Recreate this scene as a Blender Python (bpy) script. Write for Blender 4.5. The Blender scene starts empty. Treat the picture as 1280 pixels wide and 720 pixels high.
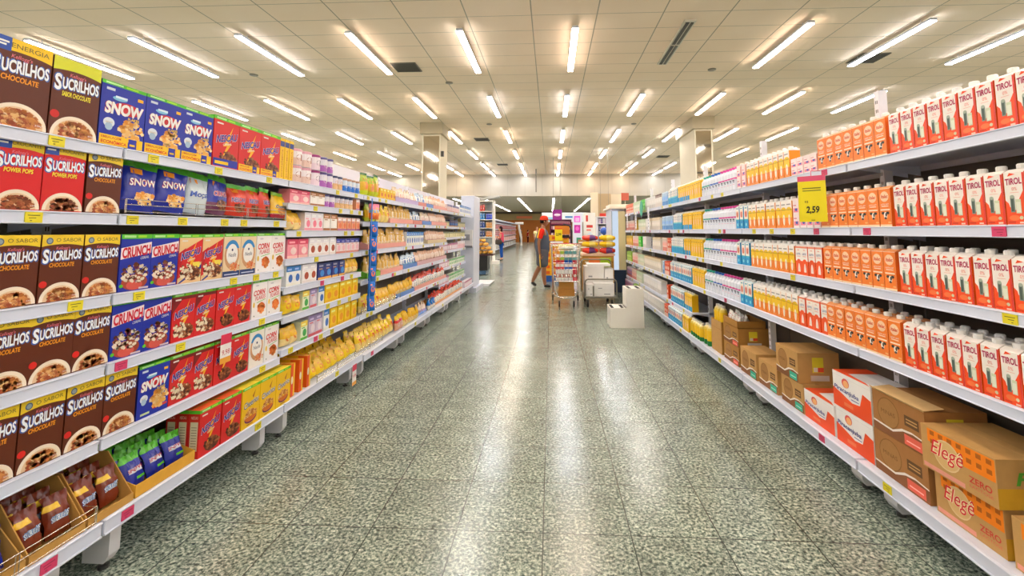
import bpy, bmesh, math, random
from math import sin, cos, pi, radians as R
from mathutils import Vector, Matrix
random.seed(7)
SC = bpy.context.scene
COL = SC.collection

# ------------------------------------------------------------------ camera, light, exposure
cam_d = bpy.data.cameras.new('camera'); cam = bpy.data.objects.new('camera', cam_d); COL.objects.link(cam)
cam.location = (0, 0, 1.35); cam.rotation_euler = (R(95.5), 0, R(3.0))
cam_d.sensor_width = 36; cam_d.lens = 590 / 1280 * 36
cam_d.shift_x = -0.0140; cam_d.shift_y = -0.0998
cam_d.clip_end = 200; cam_d.clip_start = 0.02
SC.camera = cam
SC.view_settings.view_transform = 'Standard'; SC.view_settings.look = 'None'
SC.view_settings.gamma = 1.0; SC.view_settings.use_curve_mapping = False
SC.view_settings.exposure = 0.12
LIGHT = 46.0          # emission of the ceiling tubes
w = bpy.data.worlds.new('world'); SC.world = w; w.use_nodes = True
w.node_tree.nodes['Background'].inputs[0].default_value = (1, .97, .92, 1)
w.node_tree.nodes['Background'].inputs[1].default_value = 0.6

# ------------------------------------------------------------------ colours and materials
def H(s):
    s = s.lstrip('#'); o = []
    for i in (0, 2, 4):
        x = int(s[i:i+2], 16) / 255
        o.append(x / 12.92 if x <= .04045 else ((x + .055) / 1.055) ** 2.4)
    return tuple(o)
WHITE = H('f2f2ee'); RAIL = H('d8dff0')

def mat(name, col=None, rough=.5, metal=0, spec=.5, bump=0, bscale=200, noise=0, nscale=30, coat=0):
    m = bpy.data.materials.new(name); m.use_nodes = True
    nt = m.node_tree; b = nt.nodes['Principled BSDF']
    b.inputs['Roughness'].default_value = rough; b.inputs['Metallic'].default_value = metal
    b.inputs['Specular IOR Level'].default_value = spec
    if coat: b.inputs['Coat Weight'].default_value = coat; b.inputs['Coat Roughness'].default_value = .12
    src = None
    if col is None:
        a = nt.nodes.new('ShaderNodeAttribute'); a.attribute_name = 'Col'; src = a.outputs['Color']
    else:
        b.inputs['Base Color'].default_value = (*col, 1)
        if noise:
            rgb = nt.nodes.new('ShaderNodeRGB'); rgb.outputs[0].default_value = (*col, 1); src = rgb.outputs[0]
    if noise:
        tc = nt.nodes.new('ShaderNodeTexCoord'); n = nt.nodes.new('ShaderNodeTexNoise'); n.inputs['Scale'].default_value = nscale
        nt.links.new(tc.outputs['Object'], n.inputs['Vector'])
        mr = nt.nodes.new('ShaderNodeMapRange'); mr.inputs[3].default_value = 1 - noise; mr.inputs[4].default_value = 1 + noise
        nt.links.new(n.outputs[0], mr.inputs[0])
        vm = nt.nodes.new('ShaderNodeVectorMath'); vm.operation = 'SCALE'
        nt.links.new(src, vm.inputs[0]); nt.links.new(mr.outputs[0], vm.inputs['Scale']); src = vm.outputs[0]
    if src: nt.links.new(src, b.inputs['Base Color'])
    if bump:
        n = nt.nodes.new('ShaderNodeTexNoise'); n.inputs['Scale'].default_value = bscale
        tc = nt.nodes.new('ShaderNodeTexCoord'); nt.links.new(tc.outputs['Object'], n.inputs['Vector'])
        bp = nt.nodes.new('ShaderNodeBump'); bp.inputs['Strength'].default_value = bump; bp.inputs['Distance'].default_value = .01
        nt.links.new(n.outputs[0], bp.inputs['Height']); nt.links.new(bp.outputs[0], b.inputs['Normal'])
    return m
def emis(name, col, s):
    m = bpy.data.materials.new(name); m.use_nodes = True; nt = m.node_tree
    nt.nodes.remove(nt.nodes['Principled BSDF']); e = nt.nodes.new('ShaderNodeEmission')
    e.inputs[0].default_value = (*col, 1); e.inputs[1].default_value = s
    nt.links.new(e.outputs[0], nt.nodes['Material Output'].inputs[0]); return m

M = dict(
    card=mat('printed_card', None, .42, spec=.4, noise=.05, nscale=12),
    film=mat('glossy_film', None, .22, spec=.6, bump=.25, bscale=45),
    kraft=mat('kraft_cardboard', None, .75, spec=.2, noise=.10, nscale=25),
    steel=mat('white_enamel_steel', RAIL, .35, noise=.04, nscale=6),
    panel=mat('enamelled_back_panel', None, .5, noise=.04, nscale=3),
    dark=mat('shaded_grey_steel', H('8c877f'), .5, noise=.06, nscale=5),
    plastic=mat('plastic', None, .35, spec=.5, noise=.03),
    chrome=mat('chrome_wire', (.75, .74, .70), .22, 1, noise=.05),
    greymetal=mat('grey_tube_metal', H('8a877c'), .35, .8, noise=.05),
    rubber=mat('black_rubber', (.02, .02, .02), .7, noise=.1),
    cloth=mat('cloth', None, .85, spec=.15, bump=.2, bscale=120),
    skin=mat('skin', None, .5, spec=.4, noise=.06),
    paint=mat('wall_paint', None, .7, noise=.04, nscale=2),
    mirror=mat('smoked_mirror', H('cdbfa8'), .06, .9, noise=.03),
)
TUBES = [emis('warm_tube_light', (1, .82, .67), LIGHT), emis('neutral_tube_light', (1, .94, .90), LIGHT), emis('cool_tube_light', (.88, .90, 1), LIGHT)]

# ------------------------------------------------------------------ mesh builder
_TC = {}
def textmesh(s, off=0.0, shear=0.0):
    k = (s, off, shear)
    if k in _TC: return _TC[k]
    cu = bpy.data.curves.new('t', 'FONT'); cu.body = s; cu.size = 1; cu.offset = off; cu.shear = shear
    cu.resolution_u = 3
    ob = bpy.data.objects.new('t', cu); me = bpy.data.meshes.new_from_object(ob)
    v = [(p.co.x, p.co.y) for p in me.vertices]; f = [tuple(p.vertices) for p in me.polygons]
    bpy.data.objects.remove(ob); bpy.data.meshes.remove(me); bpy.data.curves.remove(cu)
    if not v: v = [(0, 0), (1, 1)]
    x0 = min(p[0] for p in v); x1 = max(p[0] for p in v); y0 = min(p[1] for p in v); y1 = max(p[1] for p in v)
    _TC[k] = ([((p[0]-x0)/(x1-x0), (p[1]-y0)/(y1-y0)) for p in v], f); return _TC[k]

class G:
    def __init__(s): s.v = []; s.f = []; s.c = []; s.m = []; s.mi = 0
    def face(s, pts, col, mi=None):
        n = len(s.v); s.v += [tuple(p) for p in pts]; s.f.append(tuple(range(n, n+len(pts)))); s.c.append(col); s.m.append(s.mi if mi is None else mi)
    def box(s, x0, x1, y0, y1, z0, z1, col, mi=None, cols={}):
        P = [(x0,y0,z0),(x1,y0,z0),(x1,y1,z0),(x0,y1,z0),(x0,y0,z1),(x1,y0,z1),(x1,y1,z1),(x0,y1,z1)]
        n = len(s.v); s.v += P
        for k, q in (('b',(3,2,1,0)),('t',(4,5,6,7)),('f',(0,1,5,4)),('k',(2,3,7,6)),('l',(3,0,4,7)),('r',(1,2,6,5))):
            s.f.append(tuple(n+i for i in q)); s.c.append(cols.get(k, col)); s.m.append(s.mi if mi is None else mi)
    def prism(s, pts, axis, a, b, col, mi=None):
        """polygon pts (2D) extruded along axis from a to b"""
        def mk(p, t): return {'x': (t, p[0], p[1]), 'y': (p[0], t, p[1]), 'z': (p[0], p[1], t)}[axis]
        n = len(pts); k = len(s.v); s.v += [mk(p, a) for p in pts] + [mk(p, b) for p in pts]; mi = s.mi if mi is None else mi
        s.f.append(tuple(range(k, k+n))[::-1]); s.f.append(tuple(range(k+n, k+2*n))); s.c += [col]*2; s.m += [mi]*2
        for i in range(n):
            j = (i+1) % n; s.f.append((k+i, k+j, k+n+j, k+n+i)); s.c.append(col); s.m.append(mi)
    def tube(s, path, r, col=WHITE, n=6, mi=None, closed=False):
        mi = s.mi if mi is None else mi; P = [Vector(p) for p in path]; k = len(s.v); N = len(P); 
        rr = r if isinstance(r, (list, tuple)) else [r]*N
        for i, p in enumerate(P):
            if closed: d = P[(i+1) % N] - P[i-1]
            else: d = P[min(i+1, N-1)] - P[max(i-1, 0)]
            d.normalize(); u = d.cross(Vector((0, 0, 1)))
            if u.length < .05: u = d.cross(Vector((0, 1, 0)))
            u.normalize(); w_ = d.cross(u)
            for j in range(n):
                a = 2*pi*j/n; s.v.append(tuple(p + (u*cos(a) + w_*sin(a))*rr[i]))
        for i in range(N if closed else N-1):
            i2 = (i+1) % N
            for j in range(n):
                j2 = (j+1) % n; s.f.append((k+i*n+j, k+i*n+j2, k+i2*n+j2, k+i2*n+j)); s.c.append(col); s.m.append(mi)
        if not closed:
            s.f.append(tuple(k+j for j in range(n))[::-1]); s.f.append(tuple(k+(N-1)*n+j for j in range(n))); s.c += [col]*2; s.m += [mi]*2
    def lathe(s, prof, cx=0, cy=0, n=16, col=WHITE, mi=None, sx=1, sy=1):
        """prof: list of (r, z[, col])"""
        mi = s.mi if mi is None else mi; k = len(s.v)
        for p in prof:
            for j in range(n):
                a = 2*pi*j/n; s.v.append((cx+p[0]*cos(a)*sx, cy+p[0]*sin(a)*sy, p[1]))
        for i in range(len(prof)-1):
            c = prof[i+1][2] if len(prof[i+1]) > 2 else col
            for j in range(n):
                j2 = (j+1) % n; s.f.append((k+i*n+j, k+i*n+j2, k+(i+1)*n+j2, k+(i+1)*n+j)); s.c.append(c); s.m.append(mi)
        s.f.append(tuple(k+j for j in range(n))[::-1]); s.c.append(col); s.m.append(mi)
        L = len(prof)-1; s.f.append(tuple(k+L*n+j for j in range(n))); s.c.append(prof[-1][2] if len(prof[-1]) > 2 else col); s.m.append(mi)
    def ball(s, c, r, col, n=12, m_=8, mi=None):
        prof = []
        rx, ry, rz = r if isinstance(r, (tuple, list)) else (r, r, r)
        for i in range(m_+1):
            a = -pi/2 + pi*i/m_; prof.append((max(.001, cos(a)), c[2]+rz*sin(a)))
        s.lathe([(p[0], p[1]) for p in prof], c[0], c[1], n, col, mi, rx, ry)
    # ---- flat art on a canvas cv(u, v, layer) -> xyz
    def poly(s, cv, pts, col, l=1): s.face([cv(p[0], .0012 if -.012 < p[1] < .0012 else p[1], l) for p in pts], col)
    def rect(s, cv, x0, x1, y0, y1, col, l=1): s.poly(cv, [(x0,y0),(x1,y0),(x1,y1),(x0,y1)], col, l)
    def ell(s, cv, cx, cy, rx, ry, col, l=1, a0=0, a1=360, n=20):
        s.poly(cv, [(cx+rx*cos(R(a0+(a1-a0)*i/n)), cy+ry*sin(R(a0+(a1-a0)*i/n))) for i in range(n + (0 if a1-a0 == 360 else 1))], col, l)
    def text(s, cv, t, x0, x1, y0, y1, col, l=2, off=0.0, shear=0.0, rise=0.0, arc=0.0):
        V, F = textmesh(t, off, shear); k = len(s.v)
        for (a, b) in V:
            s.v.append(cv(x0+a*(x1-x0), y0+b*(y1-y0) + rise*(a-.5) + arc*(1-4*(a-.5)**2), l))
        for f in F: s.f.append(tuple(k+i for i in f)); s.c.append(col); s.m.append(s.mi)
    def chips(s, cv, cx, cy, rx, ry, cols, n, l=2, r=.006, seed=1, up=False):
        rd = random.Random(seed)
        for i in range(n):
            a = rd.random()*2*pi; q = math.sqrt(rd.random()); x = cx+rx*q*cos(a); y = cy+ry*q*sin(a)
            if up and y < cy: y = 2*cy - y
            rr = r*(.6+.8*rd.random()); t0 = rd.random()*6
            s.poly(cv, [(x+rr*cos(t0+k*1.2566)*(1+.3*rd.random()), y+rr*sin(t0+k*1.2566)*(.7+.3*rd.random())) for k in range(5)], rd.choice(cols), l + (i % 3)*.5)
    def mesh(s, name, mats, smooth=False):
        me = bpy.data.meshes.new(name); me.from_pydata(s.v, [], s.f)
        for m_ in (mats if isinstance(mats, (list, tuple)) else [mats]): me.materials.append(m_)
        me.polygons.foreach_set('material_index', s.m)
        a = me.color_attributes.new('Col', 'FLOAT_COLOR', 'CORNER'); buf = []
        for f, c in zip(s.f, s.c): buf += [c[0], c[1], c[2], 1.0]*len(f)
        a.data.foreach_set('color', buf)
        if smooth: me.polygons.foreach_set('use_smooth', [True]*len(s.f))
        me.update(); return me
    def obj(s, name, mats, parent=None, smooth=False, **kw):
        return link(name, s.mesh(name, mats, smooth), parent, **kw)

def link(name, me, parent=None, loc=None, rz=None, label=None, cat=None, group=None, kind=None):
    o = bpy.data.objects.new(name, me); COL.objects.link(o)
    if parent: o.parent = parent
    if loc is not None: o.location = loc
    if rz is not None: o.rotation_euler = (0, 0, rz)
    if label: o['label'] = label
    if cat: o['category'] = cat
    if group: o['group'] = group
    if kind: o['kind'] = kind
    return o
def bevel(o, wd=.004, seg=2):
    m = o.modifiers.new('bevel', 'BEVEL'); m.width = wd; m.segments = seg; m.limit_method = 'ANGLE'

ORD = 'first second third fourth fifth sixth seventh eighth ninth tenth eleventh twelfth thirteenth fourteenth fifteenth sixteenth seventeenth eighteenth nineteenth twentieth'.split()
ORD += ['twenty-' + x for x in ORD[:9]] + ['thirtieth'] + ['thirty-' + x for x in ORD[:9]] + ['fortieth'] + ['forty-' + x for x in ORD[:9]] + ['fiftieth'] + ['fifty-' + x for x in ORD[:9]]

# ------------------------------------------------------------------ the room
def node_floor():
    m = bpy.data.materials.new('speckled_green_granite_tiles'); m.use_nodes = True; nt = m.node_tree; N = nt.nodes; L = nt.links
    b = N['Principled BSDF']; tc = N.new('ShaderNodeTexCoord'); sep = N.new('ShaderNodeSeparateXYZ'); L.new(tc.outputs['Object'], sep.inputs[0])
    def math_(op, a, b_=None, c=None):
        n = N.new('ShaderNodeMath'); n.operation = op
        for i, x in enumerate((a, b_, c)):
            if x is None: continue
            if isinstance(x, (int, float)): n.inputs[i].default_value = x
            else: L.new(x, n.inputs[i])
        return n.outputs[0]
    tx = math_('DIVIDE', math_('ADD', sep.outputs[0], 40*.392+.043), .392); ty = math_('DIVIDE', math_('ADD', sep.outputs[1], 100*.425-2.262), .425)
    fx = math_('FRACT', tx); fy = math_('FRACT', ty)
    ex = math_('MULTIPLY', math_('MINIMUM', fx, math_('SUBTRACT', 1, fx)), .392); ey = math_('MULTIPLY', math_('MINIMUM', fy, math_('SUBTRACT', 1, fy)), .425)
    gr = math_('LESS_THAN', math_('MINIMUM', ex, ey), .0024)
    cmb = N.new('ShaderNodeCombineXYZ'); L.new(math_('FLOOR', tx), cmb.inputs[0]); L.new(math_('FLOOR', ty), cmb.inputs[1])
    wn = N.new('ShaderNodeTexWhiteNoise'); wn.noise_dimensions = '2D'; L.new(cmb.outputs[0], wn.inputs['Vector'])
    # offset grain per tile
    vm = N.new('ShaderNodeVectorMath'); vm.operation = 'MULTIPLY_ADD'; L.new(wn.outputs['Color'], vm.inputs[0]); vm.inputs[1].default_value = (7, 7, 0); L.new(tc.outputs['Object'], vm.inputs[2])
    n1 = N.new('ShaderNodeTexNoise'); n1.inputs['Scale'].default_value = 66; n1.inputs['Detail'].default_value = 5; n1.inputs['Roughness'].default_value = .72; L.new(vm.outputs[0], n1.inputs['Vector'])
    vo = N.new('ShaderNodeTexVoronoi'); vo.inputs['Scale'].default_value = 95; L.new(vm.outputs[0], vo.inputs['Vector'])
    cr = N.new('ShaderNodeValToRGB'); L.new(n1.outputs[0], cr.inputs[0]); e = cr.color_ramp.elements
    e[0].position = .385; e[0].color = (*H('2c3c38'), 1); e[1].position = .69; e[1].color = (*H('e0e2d6'), 1)
    x = cr.color_ramp.elements.new(.47); x.color = (*H('728278'), 1); x = cr.color_ramp.elements.new(.55); x.color = (*H('a8b2a4'), 1)
    bw = N.new('ShaderNodeSeparateColor'); L.new(vo.outputs['Color'], bw.inputs[0])
    mx = N.new('ShaderNodeMix'); mx.data_type = 'RGBA'; mx.blend_type = 'MULTIPLY'; mx.inputs[0].default_value = .55
    cr2 = N.new('ShaderNodeValToRGB'); L.new(bw.outputs[0], cr2.inputs[0]); cr2.color_ramp.elements[0].color = (*H('5e6a5e'), 1); cr2.color_ramp.elements[1].color = (1, 1, .93, 1); cr2.color_ramp.elements[1].position = .55
    L.new(cr.outputs[0], mx.inputs[6]); L.new(cr2.outputs[0], mx.inputs[7])
    sc = N.new('ShaderNodeVectorMath'); sc.operation = 'SCALE'; L.new(mx.outputs[2], sc.inputs[0]); n3 = N.new('ShaderNodeTexNoise'); n3.inputs['Scale'].default_value = 7; n3.inputs['Detail'].default_value = 3; L.new(vm.outputs[0], n3.inputs['Vector']); L.new(math_('MULTIPLY', math_('MULTIPLY_ADD', wn.outputs['Value'], .16, 1.0), math_('MULTIPLY_ADD', n3.outputs[0], .9, .56)), sc.inputs['Scale'])
    mg = N.new('ShaderNodeMix'); mg.data_type = 'RGBA'; L.new(gr, mg.inputs[0]); L.new(sc.outputs[0], mg.inputs[6]); mg.inputs[7].default_value = (*H('343c36'), 1)
    L.new(mg.outputs[2], b.inputs['Base Color'])
    n2 = N.new('ShaderNodeTexNoise'); n2.inputs['Scale'].default_value = 3; L.new(tc.outputs['Object'], n2.inputs['Vector'])
    L.new(math_('MULTIPLY_ADD', n2.outputs[0], .16, .12), b.inputs['Roughness']); b.inputs['Specular IOR Level'].default_value = .62
    bp = N.new('ShaderNodeBump'); bp.inputs['Strength'].default_value = .035; bp.inputs['Distance'].default_value = .01; L.new(n1.outputs[0], bp.inputs['Height']); L.new(bp.outputs[0], b.inputs['Normal'])
    return m
def node_ceiling(x0, px_, y0, py_):
    m = bpy.data.materials.new('white_ceiling_tiles_in_grid'); m.use_nodes = True; nt = m.node_tree; N = nt.nodes; L = nt.links
    b = N['Principled BSDF']; b.inputs['Roughness'].default_value = .8; tc = N.new('ShaderNodeTexCoord'); sep = N.new('ShaderNodeSeparateXYZ'); L.new(tc.outputs['Object'], sep.inputs[0])
    def math_(op, a, b_=None, c=None):
        n = N.new('ShaderNodeMath'); n.operation = op
        for i, x in enumerate((a, b_, c)):
            if x is None: continue
            if isinstance(x, (int, float)): n.inputs[i].default_value = x
            else: L.new(x, n.inputs[i])
        return n.outputs[0]
    d = []
    for k, (o, p) in enumerate(((x0, px_), (y0, py_))):
        t = math_('FRACT', math_('DIVIDE', math_('ADD', sep.outputs[k], 60*p - o), p))
        d.append(math_('MULTIPLY', math_('MINIMUM', t, math_('SUBTRACT', 1, t)), p))
    gx = math_('LESS_THAN', d[0], .011); gy = math_('LESS_THAN', d[1], .008)
    n = N.new('ShaderNodeTexNoise'); n.inputs['Scale'].default_value = 1.2; L.new(tc.outputs['Object'], n.inputs['Vector'])
    cr = N.new('ShaderNodeValToRGB'); L.new(n.outputs[0], cr.inputs[0]); cr.color_ramp.elements[0].color = (*H('f4dcc0'), 1); cr.color_ramp.elements[1].color = (*H('fae6cf'), 1)
    mg = N.new('ShaderNodeMix'); mg.data_type = 'RGBA'; L.new(math_('MAXIMUM', math_('MULTIPLY', gx, .9), math_('MULTIPLY', gy, .8)), mg.inputs[0]); L.new(cr.outputs[0], mg.inputs[6]); mg.inputs[7].default_value = (*H('a0957f'), 1)
    L.new(mg.outputs[2], b.inputs['Base Color']); return m

WX = 17.0; YB = -8.0; YD = 33.0; YE = 60.0; CZ = 5.35
g = G(); g.box(-WX, WX, YB, YE, -.1, 0, WHITE); g.obj('floor', node_floor(), kind='structure')
cm = node_ceiling(-.345, 1.214, 8.43, .666)
g = G(); g.box(-WX, WX, YB, YD, CZ, CZ+.1, WHITE); g.obj('ceiling', cm, kind='structure')
g = G(); g.box(-WX, WX, YD+.01, YE, 3.80, 3.9, H('c9bda6')); g.obj('ceiling_rear', M['paint'], kind='structure')
g = G(); g.box(-WX, WX, YD, YD+.2, 3.80, CZ, H('b8b0a0'))
for i in range(28): x = -16.4+i*1.214; g.box(x, x+.015, YD-.004, YD, 3.8, CZ, H('968e80'))
g.obj('trim_1', M['paint'], kind='structure')
g = G(); g.box(-WX-.1, -WX, YB, YE, 0, CZ, H('e2ddd2')); g.obj('wall_left', M['paint'], kind='structure')
g = G(); g.box(WX, WX+.1, YB, YE, 0, CZ, H('e2ddd2')); g.obj('wall_right', M['paint'], kind='structure')
g = G(); g.box(-WX, WX, YB-.1, YB, 0, CZ, H('e2ddd2')); g.obj('wall_front', M['paint'], kind='structure')
g = G(); g.box(-WX, WX, YE, YE+.1, 0, 3.8, H('b39c6c'))
g.box(-6.0, 2.6, YE-.03, YE, 0, 2.75, H('b4661c')); g.box(-WX, WX, YE-.04, YE, 3.55, 3.8, H('5c5245'))
g.obj('wall_back', M['paint'], kind='structure')

# ------------------------------------------------------------------ ceiling lights
def light_mesh(mi_tube, L=2.46, wd=.15):
    g = G()
    g.box(-.062, .062, 0, L, -.045, .0, WHITE, 0)
    for a, b in ((.02, L/2-.03), (L/2+.03, L-.02)):
        g.box(-wd/2+.012, wd/2-.012, a, b, -.058, -.046, WHITE, 1)
    for y in (.3, L-.3):
        g.tube([(0, y, -.0), (0, y, .09)], .006, (.5, .5, .5), 5, 0)
    return g.mesh('fixture', [M['steel'], mi_tube])
lm = [[light_mesh(t)] for t in TUBES]
XC = [-15.0, -12.83, -10.64, -8.42, -6.20, -3.96, -1.76, .48, 2.62, 4.86, 7.04, 9.24, 11.45, 13.7]
YC = [-5.2, -.55, 4.1, 8.72, 13.24, 17.95, 22.45, 26.9, 30.3]
rr = random.Random(3)
for j, y in enumerate(YC):
    for i, x in enumerate(XC):
        if abs(x-2.62) < .1 and j == 3: continue
        tone = [0, 2, 0, 1, 2][(i*2+j*3) % 5] if not (j == 3 and i in (5, 7)) else 0
        if j == 3 and i == 6: tone = 1
        if j == 3 and i in (3, 4): tone = 2
        where = 'the left' if x < -.9 else 'the right' if x > 2 else 'the aisle'
        rows = ['far behind the viewer', 'just behind the viewer', 'directly overhead', 'nearest visible row', 'second row', 'third row', 'fourth row', 'fifth row', 'sixth row'][j]
        k = 'twin tube ceiling light, %s, %s column from the left' % (rows, ORD[i])
        root = link('ceiling_light', None, loc=(x, y, CZ-.09), label=k, cat='light', group='tube lights under the tiled ceiling')
        g0 = lm[tone][0]
        link('luminaire', g0, root)
# rear low ceiling: long runs
g = G(); g.box(-.09, .09, 0, 6.5, -.05, 0, WHITE, 0); g.box(-.07, .07, .05, 6.45, -.07, -.051, WHITE, 1); lr = g.mesh('fixture', [M['steel'], emis('dim_tube_light', (1, .92, .84), LIGHT*.4)])
for i, x in enumerate((-9.5, -7.2, -5, -2.4, .2, 2.8, 5, 7.4)):
    for j, y in enumerate((34.5, 42.5, 50.5)):
        link('ceiling_light', lr, loc=(x, y, 3.8), label='long bright tube run under the low far ceiling, %s column, %s from the beam' % (ORD[i], ORD[j]), cat='light', group='tube runs at the far end')
# unlit slot fixture, vents, discs
g = G(); g.box(-.11, .11, 0, 2.35, -.04, 0, H('d8d2c2')); g.box(-.075, -.01, .05, 1.1, -.052, -.041, H('2c2a26')); g.box(.02, .075, .05, 1.1, -.052, -.041, H('4b4a44'))
g.box(-.075, -.01, 1.2, 2.3, -.052, -.041, H('2c2a26')); g.box(.02, .075, 1.2, 2.3, -.052, -.041, H('4b4a44'))
g.obj('ceiling_light', M['plastic'], loc=(2.66, 8.75, CZ), label='unlit slotted ceiling light fitting with dark tubes, right of the centre', cat='light')
g = G(); g.box(-.31, .31, -.31, .31, -.02, 0, H('6d6a60'))
for i in range(11): g.box(-.29, .29, -.28+i*.052, -.262+i*.052, -.035, -.021, H('4a4840'))
vm_ = g.mesh('vent', M['plastic'])
for k, (x, y) in enumerate(((-3.52, 11.05), (7.35, 11.0), (-3.0, 20.2), (-2.9, 28.0), (5.9, 20.5), (6.0, 25.4))):
    link('ceiling_vent', vm_, loc=(x, y, CZ), cat='vent', group='dark grilles in the ceiling', label='square dark air grille in the ceiling, ' + ('near left of the aisle', 'near right of the aisle', 'left, just beyond the near column', 'far left, small', 'right, beside the column', 'far right, small')[k])
g = G(); g.lathe([(.10, 0), (.10, -.02), (.07, -.03)], n=16, col=H('8a8375')); dm = g.mesh('disc', M['plastic'])
for k, (x, y) in enumerate(((-2.73, 12.3), (-7.6, 11.4), (4.0, 11.6), (9.9, 9.4), (-2.3, 17.3), (3.1, 17.5))):
    link('ceiling_speaker', dm, loc=(x, y, CZ), cat='ceiling speaker', group='small round ceiling discs', label='small round grey disc in the ceiling, ' + ('left of the aisle lights', 'far left over the cereal', 'right of the unlit fitting', 'far right over the milk', 'farther left', 'farther right')[k])
g = G(); g.tube([(0, 0, 0), (0, 0, 1.5)], .035, H('6b6258'), 8); g.obj('hanging_pipe', M['plastic'], loc=(-.95, 30, CZ-1.52), label='thin dark rod hanging from the ceiling beyond the aisle', cat='pipe')

# ------------------------------------------------------------------ columns
def column(name, x0, x1, y0, y1, label):
    r = link(name, None, loc=((x0+x1)/2, (y0+y1)/2, 0), label=label, cat='column')
    hx = (x1-x0)/2; hy = (y1-y0)/2
    g = G(); g.box(-hx, hx, -hy, hy, 0, CZ-.01, H('d8cdb4')); g.obj('column_core', M['paint'], r)
    g = G(); g.box(-hx+.03, hx-.03, -hy-.012, -hy-.001, 1.2, CZ-.5, WHITE); g.obj('mirror_panel', M['mirror'], r)
    g = G()
    for s in (-1, 1): g.box(s*hx-.02, s*hx+.02, -hy-.025, -hy-.001, 0, CZ-.46, H('e6dfc9'))
    g.obj('corner_trim', M['plastic'], r)
    g = G(); g.box(-hx-.1, hx+.1, -hy-.1, hy+.1, CZ-.42, CZ-.002, H('c4b79c')); g.obj('capital', M['paint'], r)
    return r
c1 = column('mirrored_column', -4.72, -4.08, 17.0, 18.2, 'square mirror faced column rising behind the left shelves')
g = G(); g.box(-.05, .05, -.05, .05, -.1, .1, H('3a3a36')); g.obj('security_camera', M['plastic'], loc=(-4.005, 17.1, 4.2), label='small dark box mounted on the left mirrored column', cat='camera')
c2 = column('mirrored_column', 5.05, 5.62, 16.6, 18.6, 'square beige mirror faced column rising behind the right shelves')
g = G(); g.box(-.25, .25, 0, .01, 0, .05, H('5c5244')); g.obj('dark_band', M['plastic'], c2, loc=(0, -1.03, 3.35))

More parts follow.
